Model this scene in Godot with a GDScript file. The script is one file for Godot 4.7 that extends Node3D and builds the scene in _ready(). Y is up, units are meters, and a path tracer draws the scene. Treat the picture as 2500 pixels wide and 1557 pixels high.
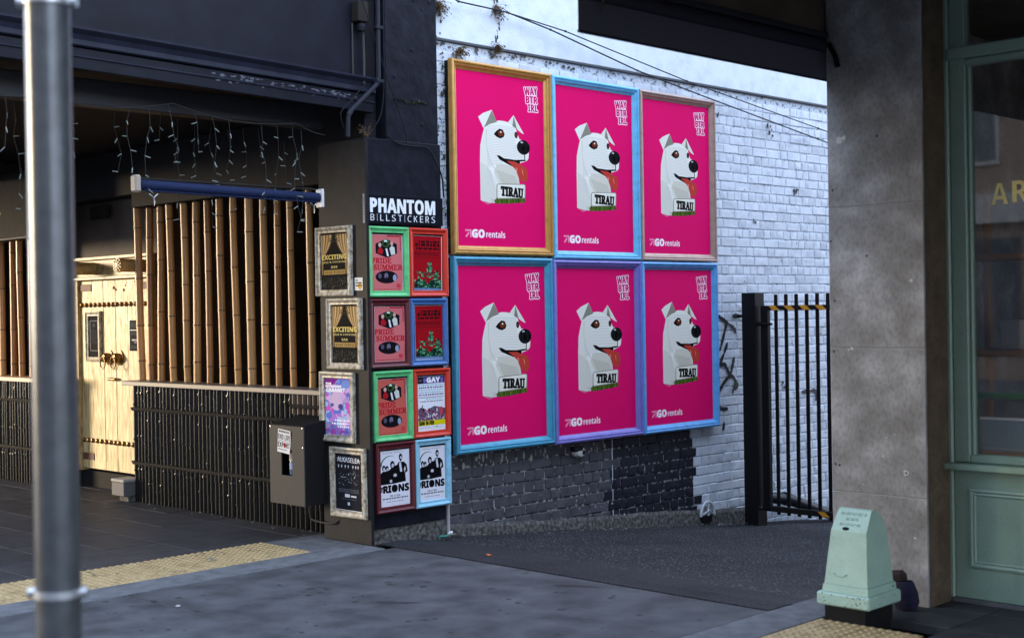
extends Node3D
# A street corner: black bar front with bamboo screens, bill-poster column, painted brick alley wall, green shop.
# Axes: x runs along the shop fronts, z comes out towards the street, y is up. The origin is the column's street corner at the pavement.

const EYE := Vector3(7.302, 1.6, 5.983)
var rng := RandomNumberGenerator.new()
var M := {}
var used := {}

# ------------------------------------------------------------------ mesh builder
class MB:
	var v := PackedVector3Array()
	var n := PackedVector3Array()
	var uv := PackedVector2Array()
	var col := PackedColorArray()
	var c := Color.WHITE
	var xf := Transform3D.IDENTITY
	func tri(a: Vector3, b: Vector3, d: Vector3, na: Vector3, nb: Vector3, nd: Vector3, ua := Vector2.ZERO, ub := Vector2.ZERO, ud := Vector2.ZERO) -> void:
		if (b - a).cross(d - a).dot(na + nb + nd) > 0.0:
			var t := b; b = d; d = t
			t = nb; nb = nd; nd = t
			var tu := ub; ub = ud; ud = tu
		for p in [a, b, d]:
			v.append(xf * p)
			col.append(c)
		for p in [na, nb, nd]:
			n.append((xf.basis * p).normalized())
		for p in [ua, ub, ud]:
			uv.append(p)
	func quad(a: Vector3, b: Vector3, d: Vector3, e: Vector3, nn: Vector3, u0 := Vector2(0, 1), u1 := Vector2(1, 1), u2 := Vector2(1, 0), u3 := Vector2(0, 0)) -> void:
		tri(a, b, d, nn, nn, nn, u0, u1, u2)
		tri(a, d, e, nn, nn, nn, u0, u2, u3)
	func quad_auto(a: Vector3, b: Vector3, d: Vector3, e: Vector3, out: Vector3) -> void:
		var nn := (b - a).cross(e - a)
		if nn.length() < 1e-12:
			nn = (d - b).cross(a - b)
		nn = nn.normalized()
		if nn.dot(out) < 0.0:
			nn = -nn
		quad(a, b, d, e, nn)
	func box(lo: Vector3, hi: Vector3) -> MB:
		return cbox(lo, hi, 0.0)
	func cbox(lo: Vector3, hi: Vector3, b: float) -> MB:
		var m := (lo + hi) / 2.0
		var h := (hi - lo) / 2.0
		for ax in 3:
			for s in [-1.0, 1.0]:
				var i := (ax + 1) % 3
				var j := (ax + 2) % 3
				var nn := Vector3.ZERO; nn[ax] = s
				var p := []
				for k in [[-1, -1], [1, -1], [1, 1], [-1, 1]]:
					var q := m
					q[ax] += s * h[ax]; q[i] += k[0] * (h[i] - b); q[j] += k[1] * (h[j] - b)
					p.append(q)
				quad(p[0], p[1], p[2], p[3], nn)
		if b <= 0.0:
			return self
		for ax in 3:
			var i := (ax + 1) % 3
			var j := (ax + 2) % 3
			for si in [-1.0, 1.0]:
				for sj in [-1.0, 1.0]:
					var p := []
					for k in [[-1.0, 0], [1.0, 0], [1.0, 1], [-1.0, 1]]:
						var q := m
						q[ax] += k[0] * (h[ax] - b)
						q[i] += si * (h[i] - (0.0 if k[1] == 0 else b))
						q[j] += sj * (h[j] - (b if k[1] == 0 else 0.0))
						p.append(q)
					var nn := Vector3.ZERO; nn[i] = si; nn[j] = sj
					quad(p[0], p[1], p[2], p[3], nn.normalized())
		for sx in [-1.0, 1.0]:
			for sy in [-1.0, 1.0]:
				for sz in [-1.0, 1.0]:
					var s := Vector3(sx, sy, sz)
					var nn := s.normalized()
					tri(m + s * (h - Vector3(0, b, b)), m + s * (h - Vector3(b, 0, b)), m + s * (h - Vector3(b, b, 0)), nn, nn, nn)
		return self
	func tube(pts: Array, radii, sides := 8, caps := true) -> MB:
		var rings := []
		var norms := []
		var t0: Vector3 = (pts[1] - pts[0]).normalized()
		var up := Vector3.UP if absf(t0.y) < 0.9 else Vector3.RIGHT
		var u := t0.cross(up).normalized()
		var run := 0.0
		var runs := []
		for k in pts.size():
			var a: Vector3 = pts[maxi(k - 1, 0)]
			var b: Vector3 = pts[mini(k + 1, pts.size() - 1)]
			var t := (b - a).normalized()
			u = (u - t * u.dot(t)).normalized()
			var w := t.cross(u)
			var r: float = radii if radii is float else radii[k]
			var ring := []
			var nr := []
			for i in sides + 1:
				var an := TAU * i / sides
				var d := u * cos(an) + w * sin(an)
				nr.append(d)
				ring.append(pts[k] + d * r)
			rings.append(ring)
			norms.append(nr)
			if k > 0:
				run += (pts[k] - pts[k - 1]).length()
			runs.append(run)
		for k in pts.size() - 1:
			for i in sides:
				var p: Array = rings[k]
				var q: Array = rings[k + 1]
				var np: Array = norms[k]
				var nq: Array = norms[k + 1]
				var ua := Vector2(float(i) / sides, runs[k])
				var ub := Vector2(float(i + 1) / sides, runs[k])
				var uc := Vector2(float(i + 1) / sides, runs[k + 1])
				var ud := Vector2(float(i) / sides, runs[k + 1])
				tri(p[i], p[i + 1], q[i + 1], np[i], np[i + 1], nq[i + 1], ua, ub, uc)
				tri(p[i], q[i + 1], q[i], np[i], nq[i + 1], nq[i], ua, uc, ud)
		if caps:
			for e in [0, pts.size() - 1]:
				var nn: Vector3 = (pts[0] - pts[1]).normalized() if e == 0 else (pts[-1] - pts[-2]).normalized()
				for i in sides:
					tri(pts[e], rings[e][i], rings[e][i + 1], nn, nn, nn)
		return self
	func lathe(prof: Array, sides := 16) -> MB:   # prof: Vector2(radius, y) from the bottom up
		for k in prof.size() - 1:
			var a: Vector2 = prof[k]
			var b: Vector2 = prof[k + 1]
			var d := b - a
			var nn := Vector2(d.y, -d.x).normalized()
			for i in sides:
				var p := []
				var q := []
				for an in [TAU * i / sides, TAU * (i + 1) / sides]:
					p.append(Vector3(cos(an), 0, sin(an)))
				var n0: Vector3 = p[0] * nn.x + Vector3.UP * nn.y
				var n1: Vector3 = p[1] * nn.x + Vector3.UP * nn.y
				var A: Vector3 = p[0] * a.x + Vector3.UP * a.y
				var B: Vector3 = p[1] * a.x + Vector3.UP * a.y
				var C: Vector3 = p[1] * b.x + Vector3.UP * b.y
				var D: Vector3 = p[0] * b.x + Vector3.UP * b.y
				if a.x > 1e-6:
					tri(A, B, C, n0, n1, n1)
				if b.x > 1e-6:
					tri(A, C, D, n0, n1, n0)
		return self
	func prism(poly: PackedVector2Array, z0: float, z1: float) -> MB:
		var idx := Geometry2D.triangulate_polygon(poly)
		for k in range(0, idx.size(), 3):
			for z in [z0, z1]:
				var nn := Vector3(0, 0, 1.0 if (z == z1) == (z1 > z0) else -1.0)
				tri(Vector3(poly[idx[k]].x, poly[idx[k]].y, z), Vector3(poly[idx[k + 1]].x, poly[idx[k + 1]].y, z), Vector3(poly[idx[k + 2]].x, poly[idx[k + 2]].y, z), nn, nn, nn)
		var cw := Geometry2D.is_polygon_clockwise(poly)
		for k in poly.size():
			var a := poly[k]
			var b := poly[(k + 1) % poly.size()]
			var d := (b - a).normalized()
			var o := Vector2(d.y, -d.x) * (-1.0 if cw else 1.0)
			quad(Vector3(a.x, a.y, z0), Vector3(b.x, b.y, z0), Vector3(b.x, b.y, z1), Vector3(a.x, a.y, z1), Vector3(o.x, o.y, 0))
		return self
	func blob(at: Vector3, u: Vector3, w: Vector3, r: float, g: RandomNumberGenerator, sides := 8) -> void:   # a flat irregular patch
		var nn := u.cross(w).normalized()
		var ps := []
		for i in sides:
			var an := TAU * i / sides
			var rr := r * g.randf_range(0.55, 1.2)
			ps.append(at + u * cos(an) * rr + w * sin(an) * rr)
		for i in sides:
			tri(at, ps[i], ps[(i + 1) % sides], nn, nn, nn)
	func mesh() -> ArrayMesh:
		var a := []
		a.resize(Mesh.ARRAY_MAX)
		a[Mesh.ARRAY_VERTEX] = v
		a[Mesh.ARRAY_NORMAL] = n
		a[Mesh.ARRAY_TEX_UV] = uv
		a[Mesh.ARRAY_COLOR] = col
		var m := ArrayMesh.new()
		m.add_surface_from_arrays(Mesh.PRIMITIVE_TRIANGLES, a)
		return m

# ------------------------------------------------------------------ printing on paper
static var fonts := {}
static func font(kind: String) -> SystemFont:
	if not fonts.has(kind):
		var f := SystemFont.new()
		f.font_names = PackedStringArray(["Droid Serif" if kind.begins_with("serif") else "Droid Sans"])
		f.font_weight = 700 if kind.ends_with("bold") else 400
		fonts[kind] = f
	return fonts[kind]
static var glyphs := {}
static func text_tris(s: String, kind: String) -> PackedVector2Array:   # triangles fitted to the unit square, y down
	var key := s + "|" + kind
	if not glyphs.has(key):
		var t := TextMesh.new()
		t.text = s; t.font = font(kind); t.font_size = 64; t.pixel_size = 1.0; t.depth = 0.0; t.curve_step = 2.0
		var a := t.get_mesh_arrays()
		var vs: PackedVector3Array = a[Mesh.ARRAY_VERTEX]
		var ix: PackedInt32Array = a[Mesh.ARRAY_INDEX]
		var lo := Vector2(1e9, 1e9)
		var hi := -lo
		for p in vs:
			lo = lo.min(Vector2(p.x, p.y)); hi = hi.max(Vector2(p.x, p.y))
		var out := PackedVector2Array()
		for k in ix:
			var p := (Vector2(vs[k].x, vs[k].y) - lo) / (hi - lo)
			out.append(Vector2(p.x, 1.0 - p.y))
		glyphs[key] = out
	return glyphs[key]

class Print:
	var im: Image
	var w: float
	var h: float
	var host
	func _init(pw: int, ph: int, bg: Color, owner_) -> void:
		w = pw * 2.0; h = ph * 2.0; host = owner_
		im = Image.create_empty(pw * 2, ph * 2, false, Image.FORMAT_RGB8)
		im.fill(bg)
	func poly(pts: Array, c: Color) -> void:   # unit coordinates, y down
		var ps := []
		var y0 := 1e9
		var y1 := -1e9
		for p in pts:
			var q := Vector2(p.x * w, p.y * h)
			ps.append(q)
			y0 = minf(y0, q.y); y1 = maxf(y1, q.y)
		for y in range(maxi(0, int(y0)), mini(int(h) - 1, int(y1)) + 1):
			var yy := y + 0.5
			var xs := []
			for k in ps.size():
				var a: Vector2 = ps[k]
				var b: Vector2 = ps[(k + 1) % ps.size()]
				if (a.y <= yy) != (b.y <= yy):
					xs.append(a.x + (yy - a.y) / (b.y - a.y) * (b.x - a.x))
			xs.sort()
			for k in range(0, xs.size() - 1, 2):
				var x0 := int(floor(xs[k]))
				im.fill_rect(Rect2i(x0, y, int(ceil(xs[k + 1])) - x0, 1), c)
	func rect(x: float, y: float, x1: float, y1: float, c: Color) -> void:
		im.fill_rect(Rect2i(int(x * w), int(y * h), maxi(1, int((x1 - x) * w)), maxi(1, int((y1 - y) * h))), c)
	func oval(x: float, y: float, rx: float, ry: float, c: Color) -> void:
		var ps := []
		for i in 28:
			ps.append(Vector2(x + rx * cos(TAU * i / 28), y + ry * sin(TAU * i / 28)))
		poly(ps, c)
	func line(pts: Array, r: float, c: Color) -> void:   # r in parts of the width
		for k in pts.size() - 1:
			var a := Vector2(pts[k].x * w, pts[k].y * h)
			var b := Vector2(pts[k + 1].x * w, pts[k + 1].y * h)
			var o := (b - a).normalized().orthogonal() * r * w
			poly([(a + o) / Vector2(w, h), (b + o) / Vector2(w, h), (b - o) / Vector2(w, h), (a - o) / Vector2(w, h)], c)
	func text(s: String, kind: String, r: Rect2, c: Color, turn := 0.0, fat := 0.0) -> void:
		var tr: PackedVector2Array = host.text_tris(s, kind)
		var mid := (r.position + r.size / 2.0) * Vector2(w, h)
		var sz := r.size * Vector2(w, h)
		var offs := [Vector2.ZERO]
		if fat > 0.0:
			for i in 8:
				offs.append(Vector2.from_angle(TAU * i / 8) * fat * w)
		for o in offs:
			for k in range(0, tr.size(), 3):
				var ps := []
				for j in 3:
					ps.append((((tr[k + j] - Vector2(0.5, 0.5)) * sz).rotated(turn) + mid + o) / Vector2(w, h))
				poly(ps, c)
	func lines_of_type(r: Rect2, rows: int, c: Color, g: RandomNumberGenerator, fill := 0.5) -> void:   # print too small to read
		var dy := r.size.y / rows
		for k in rows:
			var x := r.position.x
			while x < r.end.x - 0.01:
				var l := minf(g.randf_range(0.03, 0.09), r.end.x - x)
				rect(x, r.position.y + k * dy, x + l, r.position.y + k * dy + dy * fill, c)
				x += l + g.randf_range(0.012, 0.03)
	func done() -> ImageTexture:
		im.resize(int(w / 2), int(h / 2), Image.INTERPOLATE_BILINEAR)
		return ImageTexture.create_from_image(im)

# ------------------------------------------------------------------ nodes
func numbered(called: String) -> String:
	used[called] = used.get(called, -1) + 1
	return called if used[called] == 0 else "%s_%03d" % [called, used[called]]
func thing(called: String, label: String, category: String, at := Transform3D.IDENTITY, group := "") -> Node3D:
	var o := Node3D.new()
	o.name = numbered(called)
	add_child(o)
	o.transform = at
	tag(o, label, category, group)
	return o
func tag(o: Node3D, label: String, category: String, group := "") -> void:
	o.set_meta("label", label)
	o.set_meta("category", category)
	if group:
		o.set_meta("group", group)
func part(parent: Node3D, called: String, mb, m: Material, at := Transform3D.IDENTITY) -> MeshInstance3D:
	var o := MeshInstance3D.new()
	o.name = called
	o.mesh = mb.mesh() if mb is MB else mb
	o.material_override = m
	o.transform = at
	parent.add_child(o, true)
	return o
func setting(called: String) -> Node3D:
	var o := Node3D.new()
	o.name = numbered(called)
	add_child(o)
	o.set_meta("kind", "structure")
	o.set_meta("category", "ground")
	return o
func at(x: float, y: float, z: float) -> Transform3D:
	return Transform3D(Basis.IDENTITY, Vector3(x, y, z))
func facing_alley(x: float, y: float, z: float) -> Transform3D:   # local x runs into the alley, local z points at +x
	return Transform3D(Basis(Vector3(0, 0, -1), Vector3.UP, Vector3(1, 0, 0)), Vector3(x, y, z))
func bx(lo: Vector3, hi: Vector3, b := 0.0) -> MB:
	return MB.new().cbox(lo, hi, b)
func alley_y(z: float) -> float:
	return 0.0 if z > -0.2 else -0.097 * (-0.2 - z)

# ------------------------------------------------------------------ materials
func lin(r: float, g: float, b: float) -> Color:
	return Color(r, g, b).linear_to_srgb()
func noise_tex(freq: float, ramp: Array, seed_ := 1, octaves := 4, size := 512, kind := FastNoiseLite.TYPE_SIMPLEX_SMOOTH) -> NoiseTexture2D:
	var t := NoiseTexture2D.new()
	var f := FastNoiseLite.new()
	f.seed = seed_; f.frequency = freq; f.fractal_octaves = octaves; f.noise_type = kind
	t.noise = f; t.width = size; t.height = size; t.seamless = true; t.generate_mipmaps = false
	if ramp:
		var g := Gradient.new()
		var o := PackedFloat32Array()
		var cs := PackedColorArray()
		for r in ramp:
			o.append(r[0]); cs.append(lin(r[1], r[2], r[3]))
		g.offsets = o; g.colors = cs
		t.color_ramp = g
	return t
func mat(key: String, c: Color, rough := 0.7, metal := 0.0) -> StandardMaterial3D:
	var m := StandardMaterial3D.new()
	m.resource_name = key
	m.albedo_color = c
	m.roughness = rough
	m.metallic = metal
	M[key] = m
	return m
func tex_mat(key: String, tex: Texture2D, scale: float, rough := 0.8, bump: Texture2D = null, bump_cm := 0.3, stretch := Vector3.ONE) -> StandardMaterial3D:
	var m := mat(key, Color.WHITE, rough)
	m.albedo_texture = tex
	m.uv1_triplanar = true
	m.uv1_world_triplanar = true
	m.uv1_scale = stretch * scale
	if bump:
		m.heightmap_enabled = true
		m.heightmap_texture = bump
		m.heightmap_scale = bump_cm
	return m
func shades(r: float, g: float, b: float, k: float) -> Array:   # a ramp of a colour and its wear, k from dark to light
	return [[0.0, r * (1 - k), g * (1 - k), b * (1 - k)], [0.5, r, g, b], [1.0, r * (1 + k), g * (1 + k), b * (1 + k)]]
func make_materials() -> void:
	var grain := noise_tex(0.09, [], 5, 4)
	var coarse := noise_tex(0.02, [], 6, 5)
	tex_mat("white_paint", noise_tex(0.012, [[0.0, 0.56, 0.63, 0.70], [0.3, 0.65, 0.715, 0.785], [0.6, 0.69, 0.75, 0.81], [1.0, 0.72, 0.775, 0.83]], 11, 6), 0.7, 0.55, coarse, 0.25)
	for k in 4:
		var d: float = [1.0, 0.94, 1.03, 0.87][k]
		tex_mat("white_brick_%d" % k, noise_tex(0.02, [[0.0, 0.42 * d, 0.47 * d, 0.53 * d], [0.18, 0.56 * d, 0.61 * d, 0.69 * d], [0.5, 0.65 * d, 0.70 * d, 0.77 * d], [1.0, 0.71 * d, 0.755 * d, 0.82 * d]], 21 + k, 5, 256), 0.9, 0.5, coarse, 0.3)
		tex_mat("grey_brick_%d" % k, noise_tex(0.02, shades(0.088 * d, 0.09 * d, 0.105 * d, 0.3), 31 + k, 5, 256), 0.9, 0.55, coarse, 0.3)
	for k in 2:
		tex_mat("black_brick_%d" % k, noise_tex(0.02, shades(0.013, 0.0145, 0.026, 0.35), 41 + k, 5, 256), 0.9, 0.5, coarse, 0.3)
	tex_mat("white_mortar", noise_tex(0.03, [[0.0, 0.06, 0.065, 0.08], [0.22, 0.20, 0.215, 0.25], [0.33, 0.53, 0.59, 0.66], [1.0, 0.68, 0.73, 0.80]], 51, 5), 1.3, 0.8, coarse, 0.4)
	tex_mat("chipped_mortar", noise_tex(0.03, [[0.0, 0.03, 0.03, 0.036], [0.52, 0.07, 0.072, 0.08], [0.6, 0.30, 0.30, 0.29], [1.0, 0.46, 0.45, 0.42]], 52, 5), 0.9, 0.85, coarse, 0.4)
	tex_mat("dark_chipped_mortar", noise_tex(0.03, [[0.0, 0.012, 0.013, 0.02], [0.5, 0.018, 0.02, 0.03], [0.58, 0.2, 0.2, 0.2], [1.0, 0.40, 0.40, 0.38]], 53, 5), 1.1, 0.85, coarse, 0.4)
	tex_mat("dirty_concrete", noise_tex(0.03, [[0.0, 0.025, 0.025, 0.024], [0.35, 0.07, 0.068, 0.064], [0.62, 0.13, 0.127, 0.12], [1.0, 0.26, 0.25, 0.235]], 54, 6), 1.4, 0.9, coarse, 0.25)
	tex_mat("black_paint", noise_tex(0.02, shades(0.0105, 0.0115, 0.018, 0.35), 61, 5), 0.7, 0.42, coarse, 0.35)
	tex_mat("black_board", noise_tex(0.015, shades(0.019, 0.019, 0.0205, 0.22), 62, 5), 0.8, 0.5, grain, 0.05)
	tex_mat("canopy_paint", noise_tex(0.012, shades(0.0095, 0.0105, 0.017, 0.25), 63, 5), 0.5, 0.4, coarse, 0.15)
	tex_mat("canopy_trim", noise_tex(0.015, shades(0.016, 0.0185, 0.031, 0.25), 64, 5), 0.6, 0.38, coarse, 0.3)
	tex_mat("soffit", noise_tex(0.02, shades(0.016, 0.016, 0.020, 0.3), 65, 4, 256), 0.6, 0.6)
	tex_mat("shop_soffit", noise_tex(0.02, shades(0.10, 0.075, 0.05, 0.3), 66, 4, 256), 0.6, 0.7)
	tex_mat("dark_casing", noise_tex(0.02, shades(0.026, 0.023, 0.021, 0.3), 67, 4, 256), 0.8, 0.7)
	tex_mat("bar_room", noise_tex(0.02, shades(0.10, 0.075, 0.055, 0.25), 70, 4, 256), 0.8, 0.7)
	tex_mat("vestibule_wall", noise_tex(0.02, shades(0.10, 0.083, 0.072, 0.2), 68, 4, 256), 0.8, 0.7)
	var wide := noise_tex(0.006, [[0.0, 0.036, 0.038, 0.042], [0.3, 0.056, 0.059, 0.065], [0.5, 0.070, 0.074, 0.081], [0.7, 0.082, 0.087, 0.095], [1.0, 0.105, 0.11, 0.119]], 71, 9, 1024)
	tex_mat("drive_concrete", wide, 0.42, 0.75, grain, 0.12)
	tex_mat("kerb_concrete", noise_tex(0.02, [[0.0, 0.085, 0.09, 0.1], [0.5, 0.125, 0.132, 0.145], [1.0, 0.16, 0.168, 0.18]], 72, 6), 0.7, 0.8, grain, 0.12)
	for k in 3:
		var d: float = [1.0, 0.86, 1.12][k]
		tex_mat("paver_%d" % k, noise_tex(0.012, shades(0.045 * d, 0.046 * d, 0.053 * d, 0.3), 73 + k, 6), 0.7, 0.62, grain, 0.1)
	tex_mat("paver_joint", noise_tex(0.03, shades(0.018, 0.018, 0.019, 0.4), 77, 4, 256), 0.8, 0.9)
	tex_mat("asphalt", noise_tex(0.055, [[0.0, 0.006, 0.0065, 0.008], [0.5, 0.017, 0.018, 0.021], [0.62, 0.026, 0.028, 0.032], [0.70, 0.10, 0.104, 0.112], [1.0, 0.26, 0.26, 0.27]], 78, 4, 1024), 0.75, 0.85, noise_tex(0.055, [], 78, 4, 1024), 0.9)
	tex_mat("asphalt_smooth", noise_tex(0.05, [[0.0, 0.012, 0.013, 0.016], [0.5, 0.024, 0.026, 0.030], [0.8, 0.036, 0.038, 0.043], [1.0, 0.10, 0.10, 0.11]], 79, 6, 1024), 0.6, 0.8, grain, 0.3)
	tex_mat("road", noise_tex(0.06, shades(0.05, 0.05, 0.053, 0.4), 80, 5), 0.5, 0.9)
	tex_mat("tactile", noise_tex(0.015, [[0.0, 0.20, 0.145, 0.075], [0.4, 0.37, 0.27, 0.13], [1.0, 0.47, 0.355, 0.18]], 81, 6), 0.9, 0.6)
	tex_mat("pillar_concrete", noise_tex(0.004, [[0.0, 0.16, 0.16, 0.158], [0.34, 0.222, 0.223, 0.224], [0.5, 0.26, 0.263, 0.267], [0.62, 0.305, 0.31, 0.318], [0.8, 0.37, 0.378, 0.39], [1.0, 0.50, 0.51, 0.53]], 83, 9, 1024), 0.7, 0.55, coarse, 0.12)
	tex_mat("pillar_side", noise_tex(0.01, shades(0.12, 0.085, 0.055, 0.35), 84, 5), 0.8, 0.7, coarse, 0.2)
	tex_mat("shop_wall", noise_tex(0.02, shades(0.24, 0.22, 0.19, 0.15), 69, 4, 256), 0.8, 0.8)
	mat("score_line", lin(0.45, 0.44, 0.42), 0.9)
	tex_mat("shop_green", noise_tex(0.01, shades(0.25, 0.375, 0.305, 0.12), 85, 5), 0.6, 0.38, coarse, 0.05)
	tex_mat("box_green", noise_tex(0.012, shades(0.36, 0.54, 0.46, 0.09), 86, 6), 1.2, 0.4, grain, 0.08)
	mat("box_relief", lin(0.30, 0.46, 0.39), 0.45)
	mat("rubber", lin(0.012, 0.012, 0.013), 0.7)
	mat("gate_black", lin(0.008, 0.008, 0.009), 0.35)
	mat("hazard_yellow", lin(0.55, 0.27, 0.03), 0.55)
	mat("hazard_black", lin(0.012, 0.012, 0.012), 0.6)
	mat("pipe_dark", lin(0.022, 0.024, 0.034), 0.4)
	mat("cable", lin(0.012, 0.013, 0.016), 0.6)
	mat("grime", lin(0.055, 0.052, 0.048), 0.95)
	mat("flashing", lin(0.05, 0.055, 0.065), 0.6)
	mat("spray", lin(0.012, 0.010, 0.016), 0.6)
	mat("leaf_dry", lin(0.12, 0.07, 0.03), 0.8)
	mat("leaf_green", lin(0.035, 0.06, 0.018), 0.7)
	mat("blind_blue", lin(0.014, 0.022, 0.062), 0.7)
	mat("blind_black", lin(0.032, 0.032, 0.046), 0.8)
	mat("cream_plastic", lin(0.36, 0.31, 0.25), 0.5)
	mat("white_plastic", lin(0.7, 0.7, 0.7), 0.4)
	mat("steel", lin(0.55, 0.56, 0.58), 0.25, 1.0)
	mat("bronze", lin(0.24, 0.14, 0.06), 0.32, 0.9)
	mat("hinge", lin(0.10, 0.025, 0.015), 0.6)
	mat("ledge_grey", lin(0.14, 0.13, 0.135), 0.45)
	mat("ledge_tan", lin(0.55, 0.43, 0.33), 0.5)
	mat("bulb_cap", lin(0.17, 0.21, 0.19), 0.4)
	mat("paper", lin(0.74, 0.74, 0.75), 0.7)
	mat("gold_letter", lin(0.94, 0.80, 0.32), 0.4)
	mat("letter_white", lin(0.82, 0.84, 0.86), 0.5)
	mat("sign_black", lin(0.006, 0.007, 0.012), 0.35)
	mat("wood_shelf", lin(0.5, 0.25, 0.10), 0.55)
	mat("film_blue", lin(0.16, 0.23, 0.27), 0.35)
	mat("navy", lin(0.006, 0.006, 0.03), 0.9)
	mat("dark_brown", lin(0.02, 0.012, 0.01), 0.85)
	mat("meter_grey", lin(0.055, 0.053, 0.05), 0.45)
	mat("bottle_plastic", Color(0.35, 0.5, 0.62, 0.6), 0.2).transparency = BaseMaterial3D.TRANSPARENCY_ALPHA
	mat("glass", Color(0.02, 0.025, 0.025, 0.12), 0.02).transparency = BaseMaterial3D.TRANSPARENCY_ALPHA
	M["glass"].metallic_specular = 0.9
	mat("far_wall", lin(0.32, 0.23, 0.17), 0.85)
	mat("far_trim", lin(0.5, 0.47, 0.43), 0.8)
	mat("far_pane", lin(0.05, 0.07, 0.09), 0.08)
	# galvanised lamp pole
	var pm := tex_mat("pole_metal", noise_tex(0.02, shades(0.085, 0.092, 0.098, 0.3), 87, 6, 512), 1.4, 0.28)
	pm.metallic = 0.4
	mat("strap", lin(0.5, 0.52, 0.54), 0.3, 0.7)
	# bamboo: streaks along the stem, tint from the pole's own vertex colour
	var bm := mat("bamboo", Color.WHITE, 0.30)
	bm.albedo_texture = noise_tex(0.02, [[0.0, 0.72, 0.66, 0.6], [0.4, 0.93, 0.91, 0.88], [1.0, 1.0, 1.0, 1.0]], 90, 3, 256)
	bm.uv1_scale = Vector3(2.0, 0.25, 1)
	bm.vertex_color_use_as_albedo = true
	var cm := mat("cane_black", lin(0.007, 0.0065, 0.0065), 0.22)
	cm.metallic_specular = 0.45
	cm.vertex_color_use_as_albedo = false
	mat("cane_brown", lin(0.09, 0.06, 0.045), 0.3)
	mat("rope_black", lin(0.006, 0.006, 0.006), 0.9)
	# the gilded door: grain drawn out along the height
	tex_mat("door_wood", noise_tex(0.03, [[0.0, 0.20, 0.12, 0.04], [0.3, 0.44, 0.33, 0.14], [0.55, 0.60, 0.48, 0.24], [1.0, 0.74, 0.63, 0.37]], 91, 5), 1.0, 0.42, noise_tex(0.03, [], 92, 5), 0.5, Vector3(1.6, 0.22, 1.6))
	tex_mat("door_gold", noise_tex(0.02, [[0.0, 0.28, 0.18, 0.06], [0.5, 0.52, 0.38, 0.16], [1.0, 0.66, 0.51, 0.26]], 93, 4, 256), 1.5, 0.4)
	# frames
	var fr := {"gold": [0.56, 0.29, 0.065, 0.25], "sky": [0.16, 0.52, 0.80, 0.0], "rose": [0.44, 0.30, 0.25, 0.3], "teal": [0.06, 0.33, 0.50, 0.0], "violet": [0.20, 0.18, 0.54, 0.0], "azure": [0.12, 0.38, 0.74, 0.0], "green": [0.12, 0.56, 0.20, 0.0], "red": [0.64, 0.030, 0.010, 0.0], "maroon": [0.10, 0.006, 0.013, 0.0], "blue": [0.045, 0.14, 0.38, 0.0], "pale": [0.27, 0.58, 0.75, 0.0]}
	var i := 0
	for k in fr:
		var q: Array = fr[k]
		var m := tex_mat("frame_" + k, noise_tex(0.03, [[0.0, q[0] * 0.55, q[1] * 0.55, q[2] * 0.55], [0.25, q[0] * 0.9, q[1] * 0.9, q[2] * 0.9], [0.6, q[0], q[1], q[2]], [1.0, minf(q[0] * 1.12, 0.9), minf(q[1] * 1.12, 0.9), minf(q[2] * 1.12, 0.9)]], 100 + i, 5, 256), 1.4, 0.36, coarse, 0.06)
		m.metallic = q[3]
		i += 1
	tex_mat("frame_silvered", noise_tex(0.035, [[0.0, 0.10, 0.075, 0.045], [0.33, 0.30, 0.25, 0.17], [0.55, 0.50, 0.46, 0.37], [1.0, 0.72, 0.69, 0.60]], 120, 5, 256), 2.2, 0.4, coarse, 0.15)
func dull(keys: Array, spec: float) -> void:
	for k in M:
		for q in keys:
			if k.begins_with(q) and M[k] is StandardMaterial3D:
				M[k].metallic_specular = spec
func grit(keys: Array, tex: Texture2D, scale: Vector3) -> void:   # a second, finer pattern multiplied over the first
	for k in keys:
		var m: StandardMaterial3D = M[k]
		m.detail_enabled = true
		m.detail_blend_mode = BaseMaterial3D.BLEND_MODE_MUL
		m.detail_uv_layer = BaseMaterial3D.DETAIL_UV_2
		m.detail_albedo = tex
		m.uv2_triplanar = true
		m.uv2_world_triplanar = true
		m.uv2_scale = scale
func poster_mat(key: String, tex: Texture2D) -> void:
	var m := mat(key, Color.WHITE, 0.75)
	m.albedo_texture = tex
	m.texture_repeat = false
	m.metallic_specular = 0.15

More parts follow.
